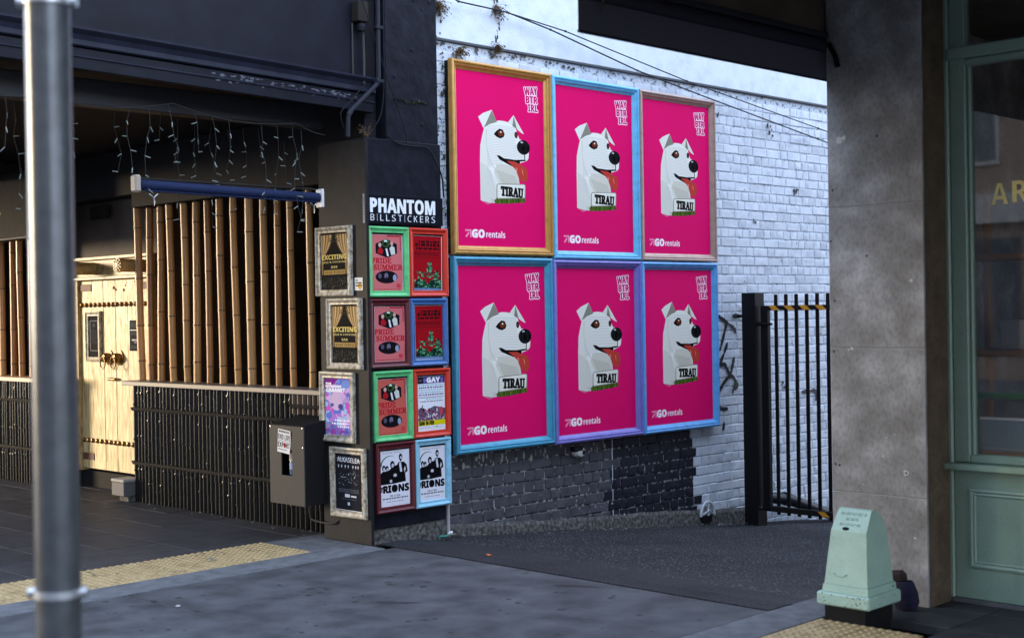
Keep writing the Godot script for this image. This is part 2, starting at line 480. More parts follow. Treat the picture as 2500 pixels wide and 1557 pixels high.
# ------------------------------------------------------------------ pictures on the posters
func k8(r: int, g: int, b: int) -> Color:
	return Color8(r, g, b)
func print_dog() -> ImageTexture:
	var p := Print.new(620, 880, k8(230, 15, 104), self)
	# the dog's head: measured on a slanted sheet, squared up here
	var q := func(x: float, y: float) -> Vector2:
		return Vector2(0.258 + (x - 378.0) * 0.000836, 0.217 + (y - 0.10 * (x - 378.0) - 164.0) * 0.000424)
	var P := func(a: Array) -> Array:
		var o := []
		for k in range(0, a.size(), 2):
			o.append(q.call(a[k], a[k + 1]))
		return o
	var cream := k8(240, 237, 224)
	var head: Array = P.call([378, 1385, 378, 850, 385, 640, 410, 520, 440, 400, 490, 345, 560, 318, 650, 303, 720, 312, 770, 330, 820, 360, 870, 410, 895, 500, 920, 560, 1000, 585, 1048, 650, 1046, 760, 1040, 830, 1010, 866, 920, 890, 925, 940, 870, 1010, 900, 1100, 910, 1190, 910, 1405, 700, 1440, 480, 1425])
	p.poly(head, cream)
	p.poly(P.call([600, 900, 720, 900, 820, 950, 870, 1010, 900, 1100, 910, 1190, 640, 1185, 560, 1010]), k8(216, 211, 193))
	p.poly(P.call([378, 1385, 378, 850, 470, 960, 600, 1090, 640, 1180, 600, 1430, 480, 1425]), k8(231, 228, 215))
	p.poly(P.call([378, 850, 385, 640, 410, 520, 440, 400, 480, 420, 468, 640, 500, 820, 560, 940, 470, 950]), k8(230, 227, 214))
	var rib := k8(212, 209, 196)
	for k in 25:
		var y := 360.0 + k * 22.0
		var x1 := 860.0 if y < 560 else (985.0 if y < 800 else 640.0)
		p.line(P.call([475, y + 30, 560, y + 8, 680, y + 18, x1, y + (x1 - 680) * 0.17 + 18]), 0.0024, rib)
	for k in 24:
		var y := 880.0 + k * 22.0
		p.line(P.call([384, y, 470, y + 56, minf(600.0, 520.0 + k * 6.0), minf(1400.0, y + 120)]), 0.0018, k8(190, 187, 173))
	for k in 12:
		p.line(P.call([610 + k * 20, 980 + k * 8, 640 + k * 19, 1090, 690 + k * 17, 1180]), 0.002, k8(176, 172, 154))
	p.line(P.call([470, 420, 468, 640, 500, 820, 560, 940, 640, 1060]), 0.0018, k8(190, 188, 178))
	p.poly(P.call([362, 258, 430, 205, 545, 160, 612, 325, 520, 350, 432, 412]), k8(232, 229, 217))
	p.poly(P.call([545, 168, 612, 325, 520, 352, 438, 404]), k8(140, 136, 120))
	p.poly(P.call([760, 328, 840, 226, 985, 490, 945, 470, 880, 415, 826, 378]), k8(228, 225, 212))
	p.poly(P.call([843, 238, 884, 418, 824, 376]), k8(132, 128, 114))
	p.poly(P.call([568, 492, 600, 450, 645, 416, 690, 430, 714, 490, 700, 530, 655, 548, 610, 530]), k8(18, 16, 16))
	p.oval(q.call(660, 480).x, q.call(660, 480).y, 0.031, 0.0175, k8(112, 46, 24))
	p.oval(q.call(662, 462).x, q.call(662, 462).y, 0.009, 0.005, k8(240, 225, 215))
	p.oval(q.call(872, 500).x, q.call(872, 500).y, 0.018, 0.019, k8(24, 20, 20))
	p.oval(q.call(874, 503).x, q.call(874, 503).y, 0.011, 0.013, k8(100, 44, 26))
	p.poly(P.call([603, 780, 640, 782, 700, 822, 850, 845, 985, 845, 1012, 864, 920, 868, 918, 902, 820, 940, 720, 885, 640, 838]), k8(14, 12, 12))
	p.line(P.call([988, 755, 988, 845]), 0.004, k8(14, 12, 12))
	p.poly(P.call([735, 855, 850, 868, 950, 925, 1008, 950, 1027, 1030, 1022, 1110, 995, 1160, 940, 1152, 905, 1100, 870, 1000, 800, 915]), k8(192, 64, 52))
	p.poly(P.call([940, 965, 962, 1000, 965, 1070, 955, 1040]), k8(222, 120, 108))
	p.poly(P.call([850, 945, 885, 960, 880, 1010, 862, 980]), k8(222, 120, 108))
	p.oval(q.call(972, 672).x, q.call(972, 672).y, 0.076, 0.043, k8(20, 20, 22))
	p.oval(q.call(970, 685).x, q.call(970, 685).y, 0.019, 0.018, k8(2, 2, 2))
	p.oval(q.call(1035, 685).x, q.call(1035, 685).y, 0.01, 0.015, k8(2, 2, 2))
	p.oval(q.call(950, 602).x, q.call(950, 602).y, 0.016, 0.005, k8(190, 190, 195))
	p.poly(P.call([560, 1400, 600, 1362, 960, 1366, 995, 1440, 700, 1448, 580, 1436]), k8(62, 82, 24))
	for k in 60:
		var x := rng.randf_range(565, 985)
		p.line(P.call([x, 1442, x + rng.randf_range(-22, 22), rng.randf_range(1350, 1405)]), 0.002, [k8(84, 108, 34), k8(44, 62, 16), k8(108, 126, 48)][k % 3])
	p.poly(P.call([592, 1190, 612, 1168, 975, 1184, 994, 1206, 986, 1384, 602, 1378, 590, 1350]), k8(150, 146, 128))
	p.poly(P.call([605, 1190, 618, 1180, 970, 1194, 984, 1206, 976, 1372, 612, 1366, 603, 1350]), k8(240, 236, 220))
	for k in 5:
		p.line(P.call([608, 1215 + k * 32, 978, 1226 + k * 32]), 0.0016, k8(208, 204, 188))
	var a: Vector2 = q.call(668, 1235)
	var b: Vector2 = q.call(942, 1335)
	p.text("TIRAU", "serif bold", Rect2(a.x - 0.012, minf(a.y, b.y) - 0.008, b.x - a.x + 0.024, 0.052), k8(18, 16, 14), 0.03, 0.005)
	# sticker-like slogan
	var rows := [["WAY", 0.775, 0.045, 0.155, 0.046, -0.10], ["BTR", 0.793, 0.098, 0.137, 0.042, -0.04], ["IRL", 0.818, 0.146, 0.112, 0.042, -0.04]]
	for r in rows:
		p.text(r[0], "sans bold", Rect2(r[1], r[2], r[3], r[4]), k8(252, 238, 244), r[5], 0.0085)
	for r in rows:
		p.text(r[0], "sans bold", Rect2(r[1], r[2], r[3], r[4]), k8(206, 14, 100), r[5], 0.0018)
	# advertiser's line
	var pale := k8(247, 150, 178)
	p.poly([Vector2(0.083, 0.905), Vector2(0.152, 0.905), Vector2(0.152, 0.949), Vector2(0.137, 0.949), Vector2(0.137, 0.9155), Vector2(0.083, 0.9155)], pale)
	p.poly([Vector2(0.118, 0.919), Vector2(0.131, 0.926), Vector2(0.098, 0.951), Vector2(0.084, 0.945)], pale)
	p.text("GO", "sans bold", Rect2(0.160, 0.905, 0.132, 0.044), k8(255, 244, 248), 0.0, 0.004)
	p.text("rentals", "sans bold", Rect2(0.312, 0.909, 0.215, 0.040), k8(255, 240, 246))
	return p.done()
func print_pride(tint: Color) -> ImageTexture:
	var p := Print.new(220, 320, tint, self)
	var ink := k8(176, 26, 40)
	p.rect(0.5, 0.0, 0.98, 0.03, ink)
	p.lines_of_type(Rect2(0.93, 0.05, 0.05, 0.24), 10, k8(150, 40, 70), rng, 0.6)
	p.poly([Vector2(0.47, 0.07), Vector2(0.83, 0.16), Vector2(0.83, 0.33), Vector2(0.50, 0.41), Vector2(0.13, 0.33), Vector2(0.13, 0.16)], k8(22, 20, 26))
	p.poly([Vector2(0.20, 0.33), Vector2(0.20, 0.27), Vector2(0.28, 0.21), Vector2(0.38, 0.28), Vector2(0.36, 0.35)], k8(176, 26, 34))
	p.oval(0.27, 0.18, 0.05, 0.04, k8(214, 170, 160))
	p.oval(0.47, 0.15, 0.13, 0.07, k8(52, 82, 44))
	p.oval(0.46, 0.11, 0.05, 0.025, k8(200, 226, 214))
	p.oval(0.45, 0.16, 0.06, 0.035, k8(20, 26, 18))
	p.poly([Vector2(0.34, 0.36), Vector2(0.42, 0.24), Vector2(0.52, 0.23), Vector2(0.66, 0.36), Vector2(0.52, 0.40)], k8(16, 18, 30))
	p.poly([Vector2(0.45, 0.24), Vector2(0.51, 0.24), Vector2(0.56, 0.38), Vector2(0.50, 0.38)], k8(228, 226, 224))
	p.oval(0.66, 0.15, 0.05, 0.04, k8(206, 158, 148))
	p.poly([Vector2(0.58, 0.24), Vector2(0.66, 0.19), Vector2(0.75, 0.22), Vector2(0.77, 0.34), Vector2(0.64, 0.36)], k8(206, 210, 200))
	p.text("PRIDE", "serif bold", Rect2(-0.02, 0.415, 0.65, 0.095), ink, 0.0, 0.004)
	p.text("SUMMER", "serif bold", Rect2(0.05, 0.535, 0.94, 0.095), ink, 0.0, 0.004)
	p.oval(0.47, 0.755, 0.36, 0.115, k8(20, 18, 24))
	p.oval(0.25, 0.735, 0.055, 0.045, k8(88, 80, 104))
	p.oval(0.46, 0.735, 0.065, 0.055, k8(112, 104, 126))
	p.oval(0.47, 0.775, 0.03, 0.02, k8(30, 22, 40))
	p.oval(0.74, 0.77, 0.06, 0.06, k8(150, 160, 184))
	p.rect(0.80, 0.875, 0.93, 0.95, k8(206, 60, 74))
	p.lines_of_type(Rect2(0.03, 0.972, 0.9, 0.016), 1, ink, rng, 0.9)
	return p.done()
func print_leafy() -> ImageTexture:
	var p := Print.new(220, 320, k8(158, 14, 26), self)
	for r in [[0.09, 0.035, 5, 0.2], [0.135, 0.06, 7, 0.08], [0.215, 0.04, 6, 0.1]]:
		var x: float = r[3]
		while x < 0.9:
			var l := rng.randf_range(0.05, 0.16)
			p.rect(x, r[0], minf(x + l, 0.93), r[0] + r[1], k8(52, 10, 16) if r[0] > 0.1 else k8(30, 12, 14))
			x += l + 0.03
	p.lines_of_type(Rect2(0.05, 0.295, 0.88, 0.075), 3, k8(92, 12, 22), rng, 0.7)
	p.lines_of_type(Rect2(0.05, 0.385, 0.88, 0.05), 2, k8(112, 12, 24), rng, 0.5)
	p.rect(0.0, 0.955, 1.0, 1.0, k8(96, 128, 168))
	p.poly([Vector2(0.0, 0.96), Vector2(0.06, 0.84), Vector2(0.22, 0.78), Vector2(0.5, 0.88), Vector2(0.8, 0.76), Vector2(1.0, 0.84), Vector2(1.0, 0.96)], k8(20, 40, 36))
	for k in 190:
		var t := rng.randf()
		var c := Vector2(rng.randf_range(0.02, 0.98), rng.randf_range(0.82, 0.955))
		if t < 0.25:
			var y := rng.randf_range(0.47, 0.76)
			c = Vector2(0.57 + rng.randf_range(-1, 1) * (0.04 + (y - 0.46) * 0.42) * (0.6 if fmod(y, 0.09) < 0.045 else 1.0), y)
		elif t < 0.45:
			c = Vector2(0.29, 0.72) + Vector2(rng.randf_range(-0.14, 0.16), rng.randf_range(-0.06, 0.14))
		elif t < 0.65:
			c = Vector2(0.83, 0.71) + Vector2(rng.randf_range(-0.12, 0.12), rng.randf_range(-0.07, 0.14))
		p.oval(c.x, c.y, rng.randf_range(0.015, 0.045), rng.randf_range(0.008, 0.022), [k8(34, 92, 62), k8(64, 136, 92), k8(22, 62, 46), k8(104, 164, 118), k8(18, 34, 38)][k % 5])
	return p.done()
func print_festival() -> ImageTexture:
	var p := Print.new(220, 320, k8(232, 232, 238), self)
	p.rect(0, 0, 1, 0.125, k8(62, 44, 120))
	p.rect(0, 0, 0.2, 0.125, k8(22, 18, 34))
	p.lines_of_type(Rect2(0.03, 0.045, 0.14, 0.05), 3, k8(150, 150, 160), rng)
	for x in [0.22, 0.86]:
		p.rect(x, 0.03, x + 0.09, 0.11, k8(128, 110, 186))
	p.text("GAY", "sans bold", Rect2(0.34, 0.022, 0.49, 0.084), k8(250, 250, 252), 0.0, 0.010)
	var cs := [k8(150, 190, 206), k8(86, 76, 120), k8(160, 198, 210)]
	for k in 5:
		p.lines_of_type(Rect2(0.04, 0.145 + k * 0.045, 0.9, 0.03), 1, cs[k % 3], rng, 0.8)
	p.lines_of_type(Rect2(0.04, 0.375, 0.92, 0.018), 1, k8(96, 90, 110), rng, 0.8)
	p.lines_of_type(Rect2(0.3, 0.405, 0.6, 0.025), 1, k8(150, 194, 196), rng, 0.8)
	p.lines_of_type(Rect2(0.08, 0.45, 0.84, 0.02), 1, k8(92, 84, 104), rng, 0.8)
	p.poly([Vector2(0, 0.60), Vector2(0.1, 0.56), Vector2(0.3, 0.62), Vector2(0.6, 0.55), Vector2(1, 0.60), Vector2(1, 0.81), Vector2(0, 0.81)], k8(96, 84, 104))
	for k in 150:
		p.oval(rng.randf(), rng.randf_range(0.60, 0.805), rng.randf_range(0.012, 0.04), rng.randf_range(0.008, 0.03), [k8(40, 34, 50), k8(190, 180, 192), k8(166, 40, 62), k8(86, 76, 110), k8(220, 214, 220), k8(120, 100, 118)][k % 6])
	p.line([Vector2(0.2, 0.64), Vector2(0.13, 0.57)], 0.02, k8(60, 44, 54))
	p.line([Vector2(0.14, 0.575), Vector2(0.17, 0.52)], 0.014, k8(46, 40, 52))
	p.oval(0.86, 0.64, 0.08, 0.07, k8(190, 70, 90))
	p.rect(0, 0.81, 1, 0.905, k8(216, 206, 24))
	p.text("SUN 16 FEB", "sans bold", Rect2(0.03, 0.822, 0.54, 0.068), k8(24, 22, 24), 0.0, 0.006)
	p.lines_of_type(Rect2(0.05, 0.925, 0.85, 0.045), 2, k8(170, 170, 176), rng, 0.4)
	p.oval(0.68, 0.93, 0.02, 0.011, k8(60, 60, 66))
	return p.done()
func print_band() -> ImageTexture:
	var p := Print.new(220, 320, k8(226, 226, 236), self)
	var ink := k8(14, 14, 18)
	p.lines_of_type(Rect2(0.1, 0.035, 0.72, 0.012), 1, k8(110, 110, 120), rng, 0.7)
	for k in 30:
		var an := PI + k * 0.065
		p.line([Vector2(0.36 + 0.34 * cos(an), 0.27 + 0.18 * sin(an)), Vector2(0.36 + 0.34 * cos(an + 0.08), 0.27 + 0.18 * sin(an + 0.08))], 0.026 * (1.0 - k / 32.0), k8(58, 116, 88))
	p.poly([Vector2(0.0, 0.60), Vector2(0.0, 0.40), Vector2(0.08, 0.36), Vector2(0.22, 0.36), Vector2(0.33, 0.34), Vector2(0.42, 0.28), Vector2(0.58, 0.27), Vector2(0.64, 0.22), Vector2(0.82, 0.22), Vector2(0.92, 0.28), Vector2(0.95, 0.40), Vector2(0.86, 0.43), Vector2(0.88, 0.58), Vector2(0.45, 0.60)], ink)
	p.poly([Vector2(0.65, 0.24), Vector2(0.72, 0.225), Vector2(0.76, 0.40), Vector2(0.69, 0.40)], k8(214, 214, 224))
	p.poly([Vector2(0.86, 0.30), Vector2(0.89, 0.36), Vector2(0.84, 0.42), Vector2(0.82, 0.36)], k8(206, 206, 216))
	for h in [[0.12, 0.30, 0.06, 0.05], [0.23, 0.31, 0.055, 0.045], [0.42, 0.25, 0.075, 0.065], [0.71, 0.13, 0.06, 0.062]]:
		p.oval(h[0], h[1], h[2], h[3], ink)
		p.oval(h[0] + 0.01, h[1] + 0.018, h[2] * 0.55, h[3] * 0.6, k8(196, 196, 206))
	p.oval(0.71, 0.185, 0.03, 0.025, ink)
	p.oval(0.51, 0.45, 0.06, 0.03, k8(200, 200, 208))
	p.oval(0.36, 0.55, 0.045, 0.03, k8(190, 190, 200))
	p.text("RIONS", "sans bold", Rect2(0.09, 0.625, 0.88, 0.125), ink, 0.0, 0.012)
	p.oval(0.475, 0.688, 0.09, 0.066, ink)
	p.text("THE", "sans bold", Rect2(-0.035, 0.665, 0.14, 0.045), ink, -PI / 2, 0.004)
	p.text("FRI 21 FEB", "sans", Rect2(0.32, 0.80, 0.34, 0.034), k8(40, 40, 46))
	p.lines_of_type(Rect2(0.06, 0.85, 0.88, 0.026), 1, k8(70, 70, 78), rng, 0.8)
	p.lines_of_type(Rect2(0.2, 0.915, 0.6, 0.014), 1, k8(120, 120, 128), rng, 0.8)
	return p.done()
func print_jazz() -> ImageTexture:
	var p := Print.new(220, 340, k8(30, 29, 28), self)
	var folds := [k8(196, 164, 112), k8(148, 116, 74), k8(214, 184, 134), k8(130, 100, 62)]
	for s in [0, 1]:
		for k in 8:
			var x := k * 0.055
			var pts := []
			for t in 9:
				var y := t / 8.0
				var xx: float = x * (1.0 - 0.78 * y * y) + 0.01
				pts.append(Vector2(xx if s == 0 else 1.0 - xx, 0.02 + y * 0.40))
			var back := []
			for t in 9:
				var y := 1.0 - t / 8.0
				var xx: float = (x + 0.055) * (1.0 - 0.78 * y * y) + 0.01
				back.append(Vector2(xx if s == 0 else 1.0 - xx, 0.02 + y * 0.40))
			p.poly(pts + back, folds[k % 4])
		var x0 := 0.0 if s == 0 else 0.90
		p.poly([Vector2(x0 + 0.01, 0.41), Vector2(x0 + 0.09, 0.40), Vector2(x0 + 0.075, 0.74), Vector2(x0 + 0.02, 0.74)], folds[1])
	p.text("EXCITING", "sans bold", Rect2(0.04, 0.385, 0.93, 0.085), k8(226, 204, 120), 0.0, 0.004)
	p.text("JAZZ & COCKTAIL", "sans bold", Rect2(0.04, 0.50, 0.93, 0.045), k8(214, 196, 130))
	p.text("BAR", "sans bold", Rect2(0.38, 0.585, 0.24, 0.045), k8(214, 196, 130))
	p.rect(0.10, 0.66, 0.90, 0.745, k8(178, 148, 88))
	p.text("STAY TUNED", "serif bold", Rect2(0.14, 0.68, 0.72, 0.048), k8(92, 72, 40))
	for k in 170:
		var c := Vector2(rng.randf_range(0.0, 1.0), rng.randf_range(0.80, 1.0))
		p.oval(c.x, c.y, 0.008, 0.005, [k8(96, 94, 86), k8(60, 58, 54), k8(150, 148, 138)][k % 3])
	for k in 60:
		p.oval(0.5 + rng.randf_range(-0.2, 0.2), rng.randf_range(0.03, 0.16), 0.014, 0.007, [k8(46, 50, 38), k8(62, 66, 50)][k % 2])
	return p.done()
func print_cabaret() -> ImageTexture:
	var p := Print.new(220, 360, k8(138, 130, 206), self)
	for k in 170:
		p.oval(rng.randf(), rng.randf(), rng.randf_range(0.05, 0.17), rng.randf_range(0.02, 0.09), [k8(120, 150, 220), k8(170, 120, 206), k8(206, 176, 226), k8(96, 116, 206), k8(196, 92, 190), k8(150, 196, 232)][k % 6])
	p.oval(0.46, 0.40, 0.24, 0.17, k8(204, 180, 216))
	p.oval(0.62, 0.50, 0.10, 0.05, k8(80, 70, 140))
	p.oval(0.28, 0.47, 0.07, 0.03, k8(96, 80, 150))
	for k in 4:
		p.line([Vector2(0.72 + k * 0.06, 0.42), Vector2(0.64 + k * 0.1, 0.28 + k * 0.015)], 0.022, k8(196, 166, 214))
	p.poly([Vector2(0, 0), Vector2(0.55, 0), Vector2(0.4, 0.08), Vector2(0.1, 0.2), Vector2(0, 0.2)], k8(126, 40, 146))
	p.text("THE", "sans bold", Rect2(0.04, 0.075, 0.22, 0.035), k8(246, 244, 252), 0.0, 0.006)
	p.text("REVERENDS", "sans bold", Rect2(0.04, 0.12, 0.62, 0.04), k8(246, 244, 252), 0.0, 0.006)
	p.text("CABARET", "sans bold", Rect2(0.05, 0.175, 0.76, 0.062), k8(246, 244, 252), 0.0, 0.008)
	for r in [[0.38, 0.73], [0.26, 0.79], [0.48, 0.845]]:
		p.lines_of_type(Rect2(r[0], r[1], 0.96 - r[0], 0.032), 1, k8(244, 244, 252), rng, 0.9)
	p.lines_of_type(Rect2(0.6, 0.94, 0.35, 0.02), 1, k8(70, 80, 160), rng, 0.9)
	return p.done()
func print_metal() -> ImageTexture:
	var p := Print.new(220, 360, k8(34, 35, 42), self)
	p.text("ALKASELEA", "sans", Rect2(0.08, 0.06, 0.86, 0.085), k8(224, 226, 230), 0.02, 0.004)
	p.line([Vector2(0.05, 0.083), Vector2(0.36, 0.09)], 0.006, k8(224, 226, 230))
	p.line([Vector2(0.74, 0.10), Vector2(0.98, 0.10)], 0.006, k8(224, 226, 230))
	for x in [0.12, 0.24, 0.38, 0.50, 0.68, 0.79, 0.88]:
		p.poly([Vector2(x - 0.025, 0.20), Vector2(x + 0.025, 0.20), Vector2(x + 0.01, 0.25), Vector2(x - 0.01, 0.25)], k8(216, 218, 224))
	for k in 90:
		var x := rng.randf_range(0.12, 0.9)
		var y := rng.randf_range(0.28, 0.56)
		p.line([Vector2(x, y), Vector2(x + rng.randf_range(-0.04, 0.05), y + rng.randf_range(-0.03, 0.04))], rng.randf_range(0.003, 0.011), [k8(70, 72, 80), k8(112, 116, 124), k8(196, 200, 206), k8(56, 58, 66)][k % 4])
	p.lines_of_type(Rect2(0.12, 0.625, 0.78, 0.075), 3, k8(120, 122, 130), rng, 0.4)
	p.rect(0.36, 0.715, 0.55, 0.775, k8(224, 226, 230))
	p.rect(0.58, 0.735, 0.80, 0.765, k8(214, 216, 222))
	p.lines_of_type(Rect2(0.25, 0.80, 0.55, 0.02), 1, k8(110, 112, 120), rng, 0.5)
	p.rect(0.46, 0.86, 0.55, 0.915, k8(210, 212, 218))
	return p.done()
func print_export() -> ImageTexture:
	var p := Print.new(150, 170, k8(222, 222, 224), self)
	p.lines_of_type(Rect2(0.08, 0.05, 0.85, 0.10), 1, k8(40, 40, 44), rng, 0.8)
	p.text("END LIVE", "sans bold", Rect2(0.03, 0.21, 0.92, 0.22), k8(22, 22, 26))
	p.rect(0.03, 0.48, 0.97, 0.5, k8(90, 90, 96))
	p.text("EXPORT", "sans bold", Rect2(0.03, 0.55, 0.92, 0.22), k8(22, 22, 26))
	p.oval(0.56, 0.66, 0.10, 0.10, k8(150, 20, 30))
	p.lines_of_type(Rect2(0.06, 0.84, 0.7, 0.08), 1, k8(120, 120, 126), rng, 0.6)
	return p.done()
func print_notice() -> ImageTexture:
	var p := Print.new(150, 300, k8(30, 32, 38), self)
	var g := k8(176, 180, 186)
	p.rect(0.10, 0.12, 0.90, 0.13, g); p.rect(0.10, 0.84, 0.90, 0.85, g)
	p.rect(0.10, 0.12, 0.13, 0.85, g); p.rect(0.87, 0.12, 0.90, 0.85, g)
	p.lines_of_type(Rect2(0.38, 0.2, 0.25, 0.08), 3, k8(120, 126, 134), rng)
	p.lines_of_type(Rect2(0.25, 0.34, 0.5, 0.36), 8, k8(72, 76, 84), rng, 0.35)
	return p.done()
func print_flyer() -> ImageTexture:
	var p := Print.new(150, 220, k8(44, 46, 54), self)
	p.lines_of_type(Rect2(0.08, 0.08, 0.84, 0.18), 3, k8(98, 104, 112), rng)
	p.rect(0.05, 0.30, 0.95, 0.34, k8(222, 222, 226))
	p.lines_of_type(Rect2(0.1, 0.4, 0.8, 0.1), 2, k8(98, 104, 112), rng)
	p.rect(0.2, 0.62, 0.92, 0.67, k8(214, 214, 220))
	p.oval(0.5, 0.7, 0.14, 0.06, k8(120, 126, 140))
	p.lines_of_type(Rect2(0.1, 0.84, 0.8, 0.1), 2, k8(98, 104, 112), rng)
	return p.done()
func print_label() -> ImageTexture:
	var p := Print.new(90, 90, k8(236, 234, 226), self)
	p.oval(0.66, 0.66, 0.26, 0.26, k8(226, 176, 84))
	p.text("The", "sans bold", Rect2(0.12, 0.14, 0.28, 0.13), k8(40, 36, 34))
	p.lines_of_type(Rect2(0.12, 0.36, 0.76, 0.42), 2, k8(40, 36, 34), rng, 0.55)
	return p.done()
func make_posters() -> void:
	poster_mat("print_dog", print_dog())
	poster_mat("print_pride_rose", print_pride(k8(206, 110, 112)))
	poster_mat("print_pride_brick", print_pride(k8(200, 96, 84)))
	poster_mat("print_tree", print_leafy())
	poster_mat("print_festival", print_festival())
	poster_mat("print_band", print_band())
	poster_mat("print_jazz", print_jazz())
	poster_mat("print_cabaret", print_cabaret())
	poster_mat("print_metal", print_metal())
	poster_mat("print_export", print_export())
	poster_mat("print_notice", print_notice())
	poster_mat("print_flyer", print_flyer())
	poster_mat("print_label", print_label())

# ------------------------------------------------------------------ frames and sheets of paper
var PROFILE_BIG := [[0.0, 0.0], [0.0, 0.032], [0.004, 0.040], [0.015, 0.046], [0.024, 0.043], [0.028, 0.032], [0.032, 0.031], [0.035, 0.038], [0.043, 0.034], [0.051, 0.022], [0.064, 0.013], [0.067, 0.012], [0.067, 0.003]]
var PROFILE_SMALL := [[0.0, 0.0], [0.0, 0.020], [0.004, 0.025], [0.012, 0.027], [0.022, 0.020], [0.032, 0.016], [0.041, 0.017], [0.044, 0.012], [0.044, 0.002]]
func picture_frame(at_: Transform3D, w: float, h: float, prof: Array, m: Material, label: String, group: String) -> Node3D:   # at_ is the frame's centre on the wall
	var t := thing("picture_frame", label, "frame", at_, group)
	for side in 4:
		var mb := MB.new()
		var L := w if side % 2 == 0 else h
		var D := h if side % 2 == 0 else w
		mb.xf = Transform3D(Basis(Vector3(0, 0, 1), side * PI / 2), Vector3.ZERO)
		for k in prof.size() - 1:
			var a: Array = prof[k]
			var b: Array = prof[k + 1]
			mb.quad_auto(Vector3(-L / 2 + a[0], D / 2 - a[0], a[1]), Vector3(L / 2 - a[0], D / 2 - a[0], a[1]), Vector3(L / 2 - b[0], D / 2 - b[0], b[1]), Vector3(-L / 2 + b[0], D / 2 - b[0], b[1]), Vector3(0, 0.3 if k < 3 else -0.12, 1))
		part(t, "rail" if side % 2 == 0 else "stile", mb, m)
	part(t, "backing", bx(Vector3(-w / 2 + 0.01, -h / 2 + 0.01, 0.0005), Vector3(w / 2 - 0.01, h / 2 - 0.01, 0.0025)), M["rubber"])
	return t
func sheet(called: String, at_: Transform3D, w: float, h: float, m: Material, label: String, category: String, group := "", wave := 0.0015, curl := 0.0, margin := 0.0) -> Node3D:   # a sheet of paper, a little cockled
	var t := thing(called, label, category, at_, group)
	var mb := MB.new()
	var nx := 8
	var ny := 12
	var ph := rng.randf_range(0, 6)
	var pt := func(i: int, j: int) -> Vector3:
		var x := float(i) / nx
		var y := float(j) / ny
		var z := wave * (1.0 + sin(x * 5.0 + y * 3.0 + ph) * 0.6 + sin(y * 9.0 - x * 4.0 + ph) * 0.4)
		z += curl * pow(x, 6.0) * (0.5 + 0.5 * sin(y * 7.0 + ph))
		return Vector3((x - 0.5) * w, (0.5 - y) * h, z)
	for i in nx:
		for j in ny:
			var a: Vector3 = pt.call(i, j)
			var b: Vector3 = pt.call(i + 1, j)
			var c: Vector3 = pt.call(i + 1, j + 1)
			var d: Vector3 = pt.call(i, j + 1)
			var nn := (d - a).cross(b - a).normalized()
			mb.quad(a, b, c, d, nn if nn.z > 0 else -nn, Vector2(float(i) / nx, float(j) / ny), Vector2(float(i + 1) / nx, float(j) / ny), Vector2(float(i + 1) / nx, float(j + 1) / ny), Vector2(float(i) / nx, float(j + 1) / ny))
	part(t, "printed_face", mb, m)
	if margin > 0.0:   # the unprinted white edge
		var e := MB.new()
		e.cbox(Vector3(-w / 2 - margin * 0.2, -h / 2 - margin, -0.0012), Vector3(w / 2 + margin, h / 2 + margin * 0.25, -0.0004), 0.0)
		part(t, "white_edge", e, M["paper"])
	return t
func lettering(parent: Node3D, s: String, kind: String, r: Rect2, z: float, m: Material, fat := 0.0, called := "lettering") -> void:   # r: lower left corner and size, in the parent's x and y
	var mb := MB.new()
	var tr := text_tris(s, kind)
	var offs := [Vector2.ZERO]
	if fat > 0.0:
		for i in 6:
			offs.append(Vector2.from_angle(TAU * i / 6) * fat)
	for k in offs.size():
		var o: Vector2 = offs[k]
		for i in range(0, tr.size(), 3):
			var q := []
			for j in 3:
				q.append(Vector3(r.position.x + tr[i + j].x * r.size.x + o.x, r.position.y + (1.0 - tr[i + j].y) * r.size.y + o.y, z + k * 0.00005))
			mb.tri(q[0], q[1], q[2], Vector3.BACK, Vector3.BACK, Vector3.BACK)
	part(parent, called, mb, m)

